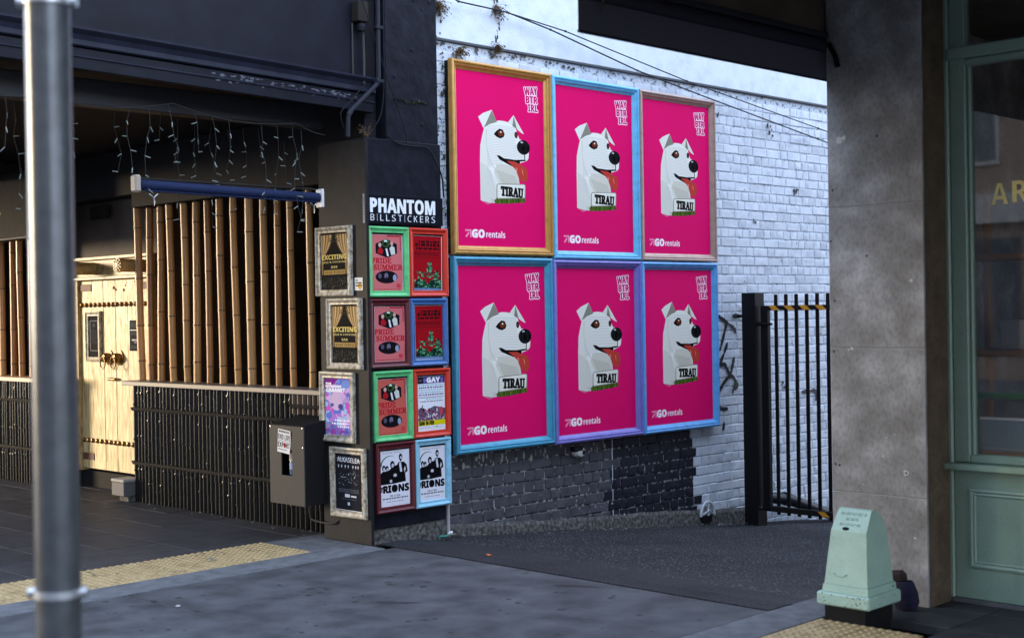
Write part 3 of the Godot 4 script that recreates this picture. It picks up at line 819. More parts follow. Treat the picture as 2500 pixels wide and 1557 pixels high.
# ------------------------------------------------------------------ the scene
func _ready() -> void:
	rng.seed = 20240816
	var cam := Camera3D.new()
	cam.name = "camera"
	cam.position = EYE
	cam.rotation_degrees = Vector3(-0.382, 44.724, -0.952)
	cam.fov = 26.261
	cam.far = 400.0
	cam.current = true
	var lens := CameraAttributesPhysical.new()
	lens.frustum_focal_length = 48.0
	lens.exposure_aperture = 2.6
	lens.frustum_focus_distance = 10.6
	cam.attributes = lens
	add_child(cam)
	cam.fov = 26.261
	var env := Environment.new()
	env.tonemap_mode = Environment.TONE_MAPPER_LINEAR
	env.tonemap_exposure = 4.9
	env.background_mode = Environment.BG_SKY
	var sky := Sky.new()
	var sm := ProceduralSkyMaterial.new()
	sm.sky_top_color = lin(0.50, 0.615, 0.84)
	sm.sky_horizon_color = lin(0.86, 0.92, 1.0)
	sm.sky_curve = 0.18
	sm.ground_bottom_color = lin(0.10, 0.10, 0.11)
	sm.ground_horizon_color = lin(0.30, 0.31, 0.33)
	sky.sky_material = sm
	env.sky = sky
	env.sdfgi_enabled = true
	env.ssao_enabled = true
	env.ssil_enabled = true
	var we := WorldEnvironment.new()
	we.name = "environment"
	we.environment = env
	add_child(we)
	var sun := DirectionalLight3D.new()
	sun.name = "sun"
	sun.light_color = Color(1.0, 0.90, 0.75)
	sun.light_energy = 0.43
	sun.light_angular_distance = 14.0
	sun.shadow_enabled = true
	add_child(sun)
	sun.look_at_from_position(Vector3(-0.79, 0.115, 0.60) * 50.0, Vector3.ZERO)
	make_materials()
	dull(["black_paint", "black_board", "canopy", "soffit", "beam", "gate", "hazard", "rubber", "pipe_dark", "cable", "blind", "meter", "dark_casing", "sign_black"], 0.22)
	dull(["asphalt", "paver", "drive", "kerb", "road", "grey_brick", "black_brick", "chipped", "dark_chipped", "dirty"], 0.3)
	grit(["drive_concrete", "kerb_concrete", "paver_0", "paver_1", "paver_2"], noise_tex(0.12, [[0.0, 0.45, 0.45, 0.45], [0.3, 0.82, 0.82, 0.82], [0.6, 1.0, 1.0, 1.0], [1.0, 1.0, 1.0, 1.0]], 201, 4, 1024), Vector3.ONE * 0.9)
	grit(["asphalt", "asphalt_smooth"], noise_tex(0.01, [[0.0, 0.5, 0.5, 0.5], [0.4, 0.8, 0.8, 0.8], [1.0, 1.0, 1.0, 1.0]], 202, 5, 512), Vector3.ONE * 0.33)
	grit(["pillar_concrete", "pillar_side"], noise_tex(0.03, [[0.0, 0.62, 0.61, 0.6], [0.35, 0.88, 0.88, 0.88], [0.6, 1.0, 1.0, 1.0], [1.0, 1.0, 1.0, 1.0]], 203, 6, 1024), Vector3(1.2, 0.8, 1.2))
	grit(["white_paint", "door_wood", "box_green", "shop_green", "black_board"], noise_tex(0.05, [[0.0, 0.6, 0.59, 0.57], [0.22, 0.93, 0.93, 0.92], [0.4, 1.0, 1.0, 1.0], [1.0, 1.0, 1.0, 1.0]], 204, 6, 1024), Vector3(1.5, 0.7, 1.5))
	make_posters()
	build_ground()
	build_brick_wall()
	build_bar()
	build_column()
	build_canopy()
	build_shop()
	build_street()
	build_big_posters()
	build_column_posters()
	build_gate()
	build_small_things()

func build_ground() -> void:
	var g := setting("ground")
	part(g, "earth", bx(Vector3(-150, -1.4, -150), Vector3(150, -1.2, 150)), M["road"])
	var r := setting("road")
	part(r, "carriageway", bx(Vector3(-60, -1.0, 5.4), Vector3(60, -0.12, 15.0)), M["road"])
	var far := setting("pavement")
	part(far, "slab", bx(Vector3(-60, -1.0, 15.0), Vector3(60, 0.0, 19.0)), M["kerb_concrete"])
	# dark pavers in front of the bar
	var fp := setting("footpath")
	part(fp, "bed", bx(Vector3(-14, -1.0, -1.05), Vector3(-0.68, -0.012, 5.4)), M["paver_joint"])
	var pm := []
	for k in 4:
		pm.append(MB.new().cbox(Vector3(-0.297, -0.05, -0.197), Vector3(0.297, 0.0, 0.197), 0.003).mesh())
	for i in 14:
		for j in 13:
			var x := -0.98 - i * 0.6
			var z := -0.88 + j * 0.4
			if i > 8 and j > 8:
				continue
			var o := part(fp, "paver", pm[rng.randi() % 4], M["paver_%d" % (rng.randi() % 3)], at(x + (0.3 if j % 2 else 0.0) * 0.0, rng.randf_range(-0.0015, 0.0015), z))
			o.rotation.x = rng.randf_range(-0.002, 0.002)
	part(fp, "landing", bx(Vector3(-14, -0.5, -1.3), Vector3(-0.4, -0.016, -1.02)), M["paver_joint"])
	# driveway crossing of big concrete slabs
	var dw := setting("driveway")
	part(dw, "bed", bx(Vector3(-0.68, -1.0, -0.12), Vector3(11.0, -0.03, 5.4)), M["paver_joint"])
	var zs := [-0.03, 1.99, 3.80, 5.4]
	for k in 3:
		part(dw, "slab", bx(Vector3(0.196, -0.12, zs[k] + 0.004), Vector3(3.21, 0.0, zs[k + 1] - 0.004), 0.004), M["drive_concrete"])
	var kz := [0.05, 1.3, 2.7, 4.1, 5.4]
	for k in 4:
		part(dw, "kerb_band", bx(Vector3(-0.098, -0.12, kz[k] + 0.003), Vector3(0.19, 0.004, kz[k + 1] - 0.003), 0.005), M["kerb_concrete"])
		part(dw, "kerb_band", bx(Vector3(3.216, -0.12, kz[k] - 0.25 + 0.003), Vector3(3.50, 0.004, kz[k + 1] - 0.25 - 0.003), 0.005), M["kerb_concrete"])
	part(dw, "threshold", bx(Vector3(-0.67, -0.12, -0.1), Vector3(-0.102, 0.002, 0.44), 0.004), M["kerb_concrete"])
	part(dw, "shop_threshold", bx(Vector3(3.216, -0.12, -0.64), Vector3(3.545, 0.003, -0.206), 0.004), M["kerb_concrete"])
	var sf := setting("shop_footpath")
	var i2 := 0
	for i in 9:
		for j in 11:
			var x := 3.80 + i * 0.6
			var z := -0.88 + j * 0.4
			if x < 4.2 and z > -0.1:
				continue
			part(sf, "paver", pm[i2 % 4], M["paver_%d" % (rng.randi() % 3)], at(x, rng.randf_range(-0.001, 0.001), z))
			i2 += 1
	# tactile paving
	for d in [[-0.672, 0.452, 1, 9], [3.512, -0.04, 2, 7]]:
		var tp := setting("tactile_paving")
		var wide := 0.285
		var tile := MB.new().cbox(Vector3(0.001, -0.05, 0.001), Vector3(wide - 0.001, 0.004, 0.299), 0.002).mesh()
		var domes := MB.new()
		for i in 2:
			for j in (16 if d[2] == 1 else 12):
				part(tp, "tile", tile, M["tactile"], at(d[0] + i * wide, rng.randf_range(-0.001, 0.001), d[1] + j * 0.3))
				for a in 6:
					for b in 6:
						domes.xf = at(d[0] + i * wide + (a + 0.5) * wide / 6.0, 0.004, d[1] + j * 0.3 + (b + 0.5) * 0.05)
						domes.lathe([Vector2(0.0165, -0.002), Vector2(0.011, 0.006), Vector2(0.0, 0.0066)], 8)
		var dm := part(tp, "domes", domes, M["tactile"])
		dm.set_meta("kind", "stuff")
	# asphalt ramp down into the alley, with its smoother patched strip along the boundary
	var al := setting("alley_pavement")
	var mb := MB.new()
	var g2 := RandomNumberGenerator.new(); g2.seed = 5
	var nx := 16
	var nz := 46
	var pt := func(i: int, j: int) -> Vector3:
		var x := -0.20 + 3.50 * i / nx
		var z := -0.03 - 9.5 * j / nz
		var e := 0.0 if j == 0 else 0.006 * sin(x * 3.1 + z * 1.7) + 0.004 * sin(x * 7.3 - z * 4.1)
		return Vector3(x, alley_y(z) - 0.003 + e, z)
	for i in nx:
		for j in nz:
			var a: Vector3 = pt.call(i, j)
			var b: Vector3 = pt.call(i + 1, j)
			var c: Vector3 = pt.call(i + 1, j + 1)
			var e: Vector3 = pt.call(i, j + 1)
			mb.quad_auto(a, b, c, e, Vector3.UP)
	part(al, "asphalt", mb, M["asphalt"])
	var sp := MB.new()
	for k in 24:
		var x0 := 0.02 + 3.19 * k / 24.0
		var x1 := 0.02 + 3.19 * (k + 1) / 24.0
		var e0 := -0.42 - 0.10 * sin(x0 * 2.0) - 0.18 * x0 + 0.03 * sin(x0 * 17.0)
		var e1 := -0.42 - 0.10 * sin(x1 * 2.0) - 0.18 * x1 + 0.03 * sin(x1 * 17.0)
		sp.quad_auto(Vector3(x0, 0.002, -0.034), Vector3(x1, 0.002, -0.034), Vector3(x1, alley_y(-0.2) + 0.006, -0.2), Vector3(x0, alley_y(-0.2) + 0.006, -0.2), Vector3.UP)
		sp.quad_auto(Vector3(x0, alley_y(-0.2) + 0.006, -0.2), Vector3(x1, alley_y(-0.2) + 0.006, -0.2), Vector3(x1, alley_y(e1) + 0.008, e1), Vector3(x0, alley_y(e0) + 0.008, e0), Vector3.UP)
	part(al, "patch", sp, M["asphalt_smooth"])
	# pale stones worn out of the asphalt
	var ag := MB.new()
	for k in 5200:
		var x := g2.randf_range(-0.08, 3.2)
		var z := -0.5 - 5.6 * pow(g2.randf(), 1.15)
		var drift := sin(x * 2.3 + z * 1.1) + sin(z * 2.9 - x * 1.3)
		if drift < -0.5 and g2.randf() < 0.75:
			continue
		ag.blob(Vector3(x, alley_y(z) + 0.0075, z), Vector3.RIGHT * g2.randf_range(1.0, 1.9), Vector3(0, -0.097, -1), g2.randf_range(0.003, 0.0075), g2, 5)
	part(al, "aggregate", ag, mat("aggregate", lin(0.16, 0.165, 0.175), 0.9)).set_meta("kind", "stuff")
	# chewing gum and oil on the concrete
	var gum := MB.new()
	for k in 130:
		gum.blob(Vector3(g2.randf_range(0.25, 3.15), 0.0012 + k * 0.000004, g2.randf_range(0.0, 3.6)), Vector3.RIGHT, Vector3.FORWARD, g2.randf_range(0.010, 0.026), g2)
	for k in 40:
		gum.blob(Vector3(g2.randf_range(-0.6, -0.12), 0.012, g2.randf_range(0.5, 3.4)), Vector3.RIGHT, Vector3.FORWARD, g2.randf_range(0.005, 0.012), g2)
	gum.blob(Vector3(1.547, 0.002, 1.112), Vector3(1, 0, -0.6), Vector3(0.3, 0, -0.4), 0.12, g2, 14)
	gum.blob(Vector3(1.995, 0.002, 0.14), Vector3(1, 0, -0.4), Vector3(0.3, 0, -0.5), 0.11, g2, 14)
	gum.blob(Vector3(1.25, 0.0022, 0.62), Vector3(1, 0, -0.2), Vector3(0.3, 0, -0.5), 0.035, g2, 10)
	var go := part(dw, "stains", gum, mat("gum", lin(0.014, 0.014, 0.016), 0.8))
	go.set_meta("kind", "stuff")

func build_brick_wall() -> void:
	# local x runs into the alley from z = -0.6, local y is up, local z faces the alley; the brick faces lie near local z = 0
	var t := thing("brick_wall", "tall painted brick alley wall, white above and dark grey under the pink posters", "wall", facing_alley(-0.19, 0.0, -0.6))
	part(t, "core", bx(Vector3(0.05, -1.4, -0.35), Vector3(9.5, 3.60, -0.0062)), M["white_mortar"])
	part(t, "plaster", bx(Vector3(0.05, 3.622, -0.35), Vector3(9.5, 7.5, 0.004), 0.004), M["white_paint"])
	part(t, "flashing", bx(Vector3(0.05, 3.602, -0.1), Vector3(9.5, 3.620, 0.016), 0.003), M["flashing"])
	# painted zones of mortar under the posters: z -0.6..-2.755 grey, -2.755..-3.87 black
	part(t, "grey_mortar", bx(Vector3(0.06, -0.6, -0.02), Vector3(2.150, 0.56, -0.0048)), M["chipped_mortar"])
	part(t, "black_mortar", bx(Vector3(2.158, -0.6, -0.02), Vector3(3.27, 0.50, -0.0044)), M["dark_chipped_mortar"])
	part(t, "paint_edge", bx(Vector3(2.1502, -0.25, -0.02), Vector3(2.1578, 0.50, 0.0005)), M["white_paint"])
	var g := RandomNumberGenerator.new(); g.seed = 77
	var meshes := {}
	var kinds := {"s": 0.226, "h": 0.106, "q": 0.163}
	for k in kinds:
		meshes[k] = []
		for vv in 6:
			meshes[k].append(brick_mesh(kinds[k], 0.077, g).mesh())
	var list := []
	var course := 0.0865
	var row := 0
	var y := -1.05
	while y < 3.595 - 0.07:
		var s := 0.06 + (0.0 if row % 2 else 0.118) - g.randf_range(0.0, 0.02)
		var heads := row % 4 == 2
		while s < 9.0:
			var k := "h" if heads else ("s" if g.randf() < 0.60 else ("h" if g.randf() < 0.75 else "q"))
			var L: float = kinds[k] + 0.009
			list.append([k, s + L / 2.0, y + course / 2.0, row])
			s += L
		y += course
		row += 1
	var shown := []
	for b in list:
		var z: float = -0.6 - b[1]
		var yy: float = b[2]
		if z < -7.4 or z > -0.62:
			continue
		if yy < alley_y(z) - 0.04:
			continue
		if z < -1.04 and z > -4.03 and yy > 0.66 and yy < 3.34:
			continue   # behind the poster frames
		shown.append([b[0], b[1], yy, EYE.distance_to(Vector3(-0.15, yy, z))])
	shown.sort_custom(func(a, b): return a[3] < b[3])
	var rest := {}
	for k in shown.size():
		var b: Array = shown[k]
		var z: float = -0.6 - b[1]
		var zone := "white_brick_%d" % [0, 0, 0, 1, 2, 2, 3][g.randi() % 7]
		if b[2] < 0.58 and z > -2.755:
			zone = "grey_brick_%d" % (g.randi() % 4)
		elif b[2] < 0.52 and z > -3.90 + g.randf_range(-0.05, 0.05):
			zone = "black_brick_%d" % (g.randi() % 2)
		if zone.begins_with("grey") and b[2] < -0.02 - 0.08 * (-0.83 - z) and g.randf() < 0.3:
			zone = "chipped_mortar"
		var xf := Transform3D(Basis.from_euler(Vector3(g.randf_range(-0.012, 0.012), g.randf_range(-0.006, 0.006), g.randf_range(-0.006, 0.006))), Vector3(b[1], b[2] + g.randf_range(-0.0015, 0.0015), g.randf_range(-0.003, 0.003)))
		var me: ArrayMesh = meshes[b[0]][g.randi() % 6]
		if k < 300:
			part(t, "brick", me, M[zone], xf)
		else:
			if not rest.has(zone):
				rest[zone] = SurfaceTool.new()
			rest[zone].append_from(me, 0, xf)
	for zone in rest:
		var o := part(t, "farther_bricks", rest[zone].commit(), M[zone])
		o.set_meta("kind", "stuff")
	# rough concrete fillet along the foot of the wall
	var f := MB.new()
	for k in 40:
		var s0 := 0.06 + 4.1 * k / 40.0
		var s1 := 0.06 + 4.1 * (k + 1) / 40.0
		var q := []
		for s in [s0, s1]:
			var z: float = -0.6 - s
			var top: float = 0.03 - 0.078 * s + 0.006 * sin(s * 3.0) + 0.004 * sin(s * 23.0) + 0.003 * sin(s * 61.0)
			q.append([s, alley_y(z) - 0.05, top])
		var a := Vector3(q[0][0], q[0][1], 0.026)
		var b := Vector3(q[1][0], q[1][1], 0.026)
		var c := Vector3(q[1][0], q[1][2] - 0.03, 0.014 + 0.002 * sin(s1 * 31.0))
		var d := Vector3(q[0][0], q[0][2] - 0.03, 0.014 + 0.002 * sin(s0 * 31.0))
		f.quad_auto(a, b, c, d, Vector3.BACK)
		f.quad_auto(d, c, Vector3(q[1][0], q[1][2], 0.001), Vector3(q[0][0], q[0][2], 0.001), Vector3(0, 0.5, 1))
	part(t, "skirting", f, M["dirty_concrete"])
	# grime: specks and runs of dirt
	var dirt := MB.new()
	for k in 190:
		var s := g.randf_range(0.08, 0.30)
		var yy := g.randf_range(0.3, 3.58)
		dirt.blob(Vector3(s, yy, 0.006 + k * 0.000003), Vector3.RIGHT, Vector3.UP * g.randf_range(0.6, 2.4), g.randf_range(0.002, 0.013), g, 7)
	for k in 50:
		var s := 0.2 + absf(g.randfn(0, 1.6))
		dirt.blob(Vector3(s, 3.592 - absf(g.randfn(0, 0.016)), 0.007 + k * 0.000003), Vector3.RIGHT * 1.8, Vector3.UP, g.randf_range(0.003, 0.014), g, 7)
	for k in 170:
		var s := g.randf_range(3.6, 6.5)
		dirt.blob(Vector3(s, g.randf_range(-0.2, 3.5), 0.0065 + k * 0.000003), Vector3.RIGHT, Vector3.UP, g.randf_range(0.002, 0.009), g, 7)
	for k in 90:
		var yy := g.randf_range(3.66, 4.6)
		dirt.blob(Vector3(0.86 + 0.015 * sin(yy * 22.0) + g.randfn(0, 0.012), yy, 0.0055 + k * 0.000003), Vector3.RIGHT * 0.7, Vector3.UP * 1.8, g.randf_range(0.003, 0.014), g, 7)
	for k in 70:
		dirt.blob(Vector3(0.15 + absf(g.randfn(0, 0.09)), g.randf_range(3.45, 4.3), 0.0062 + k * 0.000003), Vector3.RIGHT, Vector3.UP, g.randf_range(0.004, 0.016), g, 7)
	for q in [[4.55, 3.29, 0.030], [4.58, 3.24, 0.018], [4.95, 2.72, 0.022], [4.99, 2.70, 0.028], [5.03, 2.74, 0.014], [4.27, 2.40, 0.020], [4.15, 3.02, 0.012], [3.72, 3.36, 0.016], [2.9, 3.38, 0.020], [2.55, 3.44, 0.014], [3.25, 3.42, 0.018], [4.7, 0.85, 0.02], [4.75, 0.79, 0.026]]:
		for k in 5:
			dirt.blob(Vector3(q[0] + g.randfn(0, q[2] * 0.5), q[1] + g.randfn(0, q[2] * 0.6), 0.0075 + k * 0.00001), Vector3.RIGHT, Vector3.UP * 1.3, q[2] * g.randf_range(0.3, 0.7), g, 7)
	var d2 := part(t, "dirt_specks", dirt, M["grime"])
	d2.set_meta("kind", "stuff")
	# white drips and scrapes above the grey paint
	var dr := MB.new()
	for k in 34:
		var s := g.randf_range(0.3, 2.1)
		dr.blob(Vector3(s, 0.50 - g.randf_range(0.0, 0.08), 0.0064 + k * 0.000004), Vector3.RIGHT * 0.7, Vector3.UP * g.randf_range(0.6, 2.2), g.randf_range(0.006, 0.022), g, 8)
	for k in 40:
		dr.blob(Vector3(g.randf_range(0.1, 3.2), g.randf_range(-0.25, 0.1) - 0.03, 0.0066 + k * 0.000004), Vector3.RIGHT, Vector3.UP, g.randf_range(0.003, 0.014), g, 8)
	var d3 := part(t, "paint_scrapes", dr, mat("scrape", lin(0.40, 0.39, 0.37), 0.9))
	d3.set_meta("kind", "stuff")
	# spray-painted tag beside the posters
	var strokes := [
		[[3.63, 1.53], [3.72, 1.49], [3.90, 1.40], [3.93, 1.36]], [[3.80, 1.46], [3.76, 1.36], [3.69, 1.20]], [[3.90, 1.51], [4.02, 1.51]],
		[[3.80, 1.25], [3.74, 1.15], [3.69, 1.07], [3.76, 1.06], [3.84, 0.975], [3.90, 1.115]],
		[[3.90, 0.83], [3.95, 0.86], [3.90, 0.93], [3.83, 0.955], [3.72, 0.88], [3.65, 0.78], [3.67, 0.67], [3.78, 0.655]], [[3.93, 0.90], [3.87, 0.80]], [[3.73, 0.52], [3.72, 0.475]],
		[[5.05, 0.74], [5.28, 0.74], [5.30, 0.66]]]
	var sp := MB.new()
	var lay := 0.0075
	for raw in strokes:
		var v3 := []
		for q in raw:
			v3.append(Vector3(q[0], q[1], 0))
		var st := []
		for q in smooth(v3):
			st.append([q.x, q.y])
		for k in st.size() - 1:
			var a := Vector2(st[k][0], st[k][1])
			var b := Vector2(st[k + 1][0], st[k + 1][1])
			var n_ := maxi(2, int((b - a).length() / 0.008))
			for j in n_ + 1:
				var c := a.lerp(b, float(j) / n_)
				sp.blob(Vector3(c.x, c.y, lay), Vector3.RIGHT, Vector3.UP, 0.017 + 0.005 * sin(j * 0.3), g, 8)
				lay += 0.000002
	var so := part(t, "graffiti", sp, M["spray"])
	so.set_meta("label", "black sprayed scrawl on white bricks")

func brick_mesh(L: float, H: float, g: RandomNumberGenerator) -> MB:   # centred on its face; front edges worn round
	var mb := MB.new()
	var b := 0.005
	var f := []
	var o := []
	for k in [[-1, -1], [1, -1], [1, 1], [-1, 1]]:
		var jx := g.randf_range(-0.003, 0.003)
		var jy := g.randf_range(-0.0025, 0.0025)
		o.append(Vector3(k[0] * L / 2 + jx, k[1] * H / 2 + jy, -0.006))
		f.append(Vector3(k[0] * (L / 2 - b) + jx, k[1] * (H / 2 - b) + jy, g.randf_range(-0.0015, 0.0015)))
	var c := Vector3(0, 0, g.randf_range(0.0, 0.0025))
	for i in 4:
		var j := (i + 1) % 4
		var nn: Vector3 = (f[i] - c).cross(f[j] - c).normalized()
		mb.tri(c, f[i], f[j], nn, nn, nn)
		var out: Vector3 = (f[i] + f[j]) / 2.0
		out.z = 0
		mb.quad_auto(f[i], f[j], o[j], o[i], out.normalized() + Vector3.BACK)
		mb.quad_auto(o[i], o[j], o[j] - Vector3(0, 0, 0.02), o[i] - Vector3(0, 0, 0.02), out.normalized())
	return mb

func build_bar() -> void:
	var t := thing("bar_building", "black painted bar shopfront under the verandah, with a recessed entry", "building")
	part(t, "upper_wall", bx(Vector3(-14, 3.35, -6.0), Vector3(-0.6, 7.5, -0.05)), M["black_paint"])
	part(t, "fascia_beam", bx(Vector3(-3.40, 2.54, -0.36), Vector3(-0.52, 3.06, -0.14), 0.006), M["soffit"])
	part(t, "side_fascia", bx(Vector3(-14, 2.40, -0.36), Vector3(-4.86, 3.06, -0.14), 0.006), M["soffit"])
	part(t, "back_wall", bx(Vector3(-3.36, -0.02, -4.8), Vector3(-0.55, 3.06, -4.6)), M["bar_room"])
	part(t, "party_wall", bx(Vector3(-0.64, -0.02, -4.599), Vector3(-0.55, 3.06, -0.70)), M["bar_room"])
	part(t, "room_floor", bx(Vector3(-14, -0.3, -4.8), Vector3(-0.55, -0.021, -1.31)), M["bar_room"])
	part(t, "side_wall", bx(Vector3(-3.44, 0.0, -4.8), Vector3(-3.362, 3.06, -0.365)), M["bar_room"])
	part(t, "entry_wall", bx(Vector3(-4.86, 2.16, -0.6), Vector3(-3.445, 3.06, -0.37)), M["vestibule_wall"])
	part(t, "entry_head", bx(Vector3(-4.858, 2.66, -0.369), Vector3(-3.402, 3.058, -0.16), 0.004), M["soffit"])
	part(t, "back_wall", bx(Vector3(-14, -0.02, -4.8), Vector3(-4.97, 3.06, -4.6)), M["bar_room"])
	part(t, "side_wall", bx(Vector3(-4.965, 0.0, -4.8), Vector3(-4.865, 3.06, -0.30)), M["bar_room"])
	part(t, "end_wall", bx(Vector3(-14.2, -0.02, -4.8), Vector3(-14.0, 3.06, -0.14)), M["bar_room"])
	part(t, "doorstep", bx(Vector3(-4.862, -0.02, -0.6), Vector3(-3.445, 0.15, -0.37)), M["rubber"])
	part(t, "sign_bracket", bx(Vector3(-4.45, 2.50, -0.33), Vector3(-4.12, 2.62, -0.31), 0.003), M["dark_casing"])
	part(t, "ceiling", bx(Vector3(-14, 3.07, -4.8), Vector3(-0.5, 3.14, -0.05)), M["bar_room"])
	part(t, "low_wall", bx(Vector3(-3.36, 0.0, -0.24), Vector3(-0.5, 0.995, -0.14)), M["black_paint"])
	part(t, "low_wall", bx(Vector3(-14, 0.0, -0.24), Vector3(-4.90, 0.975, -0.14)), M["black_paint"])
	# double door
	var d := thing("double_door", "old pale gold timber double door with rows of round studs and ring handles", "door", at(-4.086, 0.0, -0.352))
	for s in [-1.0, 1.0]:
		for k in 3:
			var x0: float = s * 0.003 + s * k * 0.216
			var x1: float = x0 + s * 0.2145
			part(d, "plank", bx(Vector3(minf(x0, x1), 0.175, -0.05), Vector3(maxf(x0, x1), 1.935, 0.0 + 0.002 * (k % 2)), 0.003), M["door_wood"])
		for y in [1.71, 0.44]:
			for k in 8:
				part(d, "stud", stud(), M["bronze"], Transform3D(Basis(Vector3.RIGHT, PI / 2), Vector3(s * (0.035 + k * 0.083), y, 0.003)))
		var hd := part(d, "handle_plate", MB.new().lathe([Vector2(0.072, 0.0), Vector2(0.070, 0.008), Vector2(0.048, 0.014), Vector2(0.044, 0.045), Vector2(0.026, 0.062), Vector2(0.0, 0.066)], 10), M["bronze"], Transform3D(Basis(Vector3.RIGHT, PI / 2), Vector3(s * 0.093 - 0.022, 1.222, 0.004)))
		var ring := []
		for k in 17:
			ring.append(Vector3(sin(TAU * k / 16) * 0.045, 0.07, 0.045 + cos(TAU * k / 16) * 0.055))
		part(hd, "ring", MB.new().tube(ring, 0.0065, 6, false), M["bronze"])
		for y in [1.873, 0.288]:
			part(d, "hinge", bx(Vector3(-0.64 if s < 0 else 0.43, y - 0.032, 0.003), Vector3(-0.43 if s < 0 else 0.64, y + 0.032, 0.009), 0.002), M["hinge"])
	part(d, "latch", MB.new().tube([Vector3(-0.10, 1.026, 0.03), Vector3(0.03, 1.026, 0.03)], 0.014, 8), M["bronze"])
	for s in [-1.0, 1.0]:
		part(d, "jamb", bx(Vector3(0.652 if s > 0 else -0.765, 0.15, -0.06), Vector3(0.69 if s > 0 else -0.652, 1.94, 0.03), 0.004), M["door_gold"])
	part(d, "lintel", bx(Vector3(-0.765, 1.972, -0.06), Vector3(0.69, 2.125, 0.01), 0.004), M["door_gold"])
	part(d, "lintel_ledge", bx(Vector3(-0.765, 1.942, -0.06), Vector3(0.69, 1.971, 0.05), 0.004), M["door_gold"])
	part(d, "lintel_cap", bx(Vector3(-0.765, 2.126, -0.06), Vector3(0.69, 2.155, 0.06), 0.004), M["door_gold"])
	for x in [-0.36, 0.50]:
		var pf := [Vector2(0.058, 0.0)]
		for k in 9:
			pf.append(Vector2(0.060, 0.02 + k * 0.022))
			pf.append(Vector2(0.055, 0.031 + k * 0.022))
		pf += [Vector2(0.062, 0.225), Vector2(0.066, 0.23), Vector2(0.066, 0.245), Vector2(0.03, 0.247), Vector2(0.026, 0.256), Vector2(0.0, 0.258)]
		var boss := part(d, "carved_boss", MB.new().lathe(pf, 14), M["door_gold"], Transform3D(Basis(Vector3.RIGHT, PI / 2), Vector3(x, 2.048, 0.01)))
		var pet := MB.new()
		for k in 10:
			pet.xf = Transform3D(Basis(Vector3.UP, TAU * k / 10), Vector3(0, 0.245, 0))
			pet.cbox(Vector3(0.030, 0, -0.009), Vector3(0.058, 0.010, 0.009), 0.003)
		part(boss, "petals", pet, M["door_gold"])
	var marks := MB.new()
	for q in [[-0.02, 1.86, 0.016], [0.02, 1.845, 0.012], [0.16, 1.84, 0.014], [0.19, 1.88, 0.010], [0.215, 1.90, 0.008], [0.36, 1.91, 0.012], [0.365, 1.88, 0.010], [-0.12, 1.55, 0.006], [0.10, 1.06, 0.006]]:
		marks.blob(Vector3(q[0], q[1], 0.0035), Vector3.RIGHT, Vector3.UP, q[2], rng, 8)
	part(d, "paint_marks", marks, M["grime"]).set_meta("kind", "stuff")
	picture_frame(at(-4.471, 1.417, -0.347), 0.275, 0.47, PROFILE_SMALL, M["frame_silvered"], "narrow silver frame round the dark notice on the gold door", "")
	sheet("notice", at(-4.471, 1.417, -0.342), 0.19, 0.385, M["print_notice"], "dark framed notice hung on the gold door's hinge side leaf", "notice", "", 0.001)
	sheet("flyer", at(-3.73, 1.425, -0.346), 0.19, 0.275, M["print_flyer"], "dark grey flyer taped to the gold door half behind the first bamboo pole", "flyer", "", 0.002, 0.01)
	# bamboo screens above the ledges
	var meshes := []
	for k in 5:
		meshes.append(bamboo_mesh(1.56, 0.031, k).mesh())
	var sc := thing("bamboo_screen", "row of tall tan bamboo poles standing on a grey ledge beside the gold door", "screen", at(0, 0, 0), "bamboo screens of the bar front")
	var xs := [-3.438, -3.301, -3.12, -2.929, -2.736, -2.554, -2.37, -2.184, -1.98, -1.786, -1.597, -1.412, -1.206, -0.985]
	for k in xs.size():
		var o := part(sc, "bamboo_pole", meshes[(k * 3) % 5], M["bamboo"], at(xs[k], 1.03, -0.25 + rng.randf_range(-0.015, 0.015)))
		o.rotation = Vector3(rng.randf_range(-0.012, 0.012), rng.randf_range(0, TAU), rng.randf_range(-0.011, 0.011))
		o.scale = Vector3.ONE * Vector3(rng.randf_range(0.84, 1.14), 1, 1)
		o.scale.z = o.scale.x
	var sc2 := thing("bamboo_screen", "short run of bamboo poles beyond the gold door, on the tan ledge", "screen", at(0, 0, 0), "bamboo screens of the bar front")
	for k in 24:
		var o := part(sc2, "bamboo_pole", meshes[(k * 2) % 5], M["bamboo"], at(-5.0 - k * 0.205 + rng.randf_range(-0.02, 0.02), 1.0, -0.19 + rng.randf_range(-0.01, 0.01)))
		o.rotation = Vector3(rng.randf_range(-0.008, 0.008), rng.randf_range(0, TAU), rng.randf_range(-0.006, 0.006))
	# cane fences below
	var cm := []
	for k in 6:
		cm.append(cane_mesh(k).mesh())
	var cf := thing("cane_fence", "low fence of black painted canes with a grey cap between gold door and column", "fence")
	part(cf, "cap", bx(Vector3(-3.44, 1.004, -0.27), Vector3(-0.47, 1.042, -0.035), 0.004), M["ledge_grey"])
	fence_of_canes(cf, cm, -3.355, -0.50, 0.0595, 0.0, 1.0)
	var panel := MB.new()
	for k in 7:
		var x := -0.95 + k * 0.062
		panel.tube([Vector3(x, 0.86, -0.045), Vector3(x, 1.0, -0.045)], 0.021, 8)
		part(cf, "short_cane", MB.new().tube([Vector3(x, 0.86, -0.052), Vector3(x, 1.002, -0.052)], 0.022, 10), M["cane_brown"])
	lash(cf, -0.98, -0.52, 0.915, -0.030)
	var cf2 := thing("cane_fence", "low fence of black canes with a pale tan cap beyond the gold door", "fence")
	part(cf2, "cap", bx(Vector3(-14, 0.985, -0.27), Vector3(-4.85, 1.026, -0.03), 0.004), M["ledge_tan"])
	fence_of_canes(cf2, cm, -8.0, -4.88, 0.0595, 0.0, 0.98)
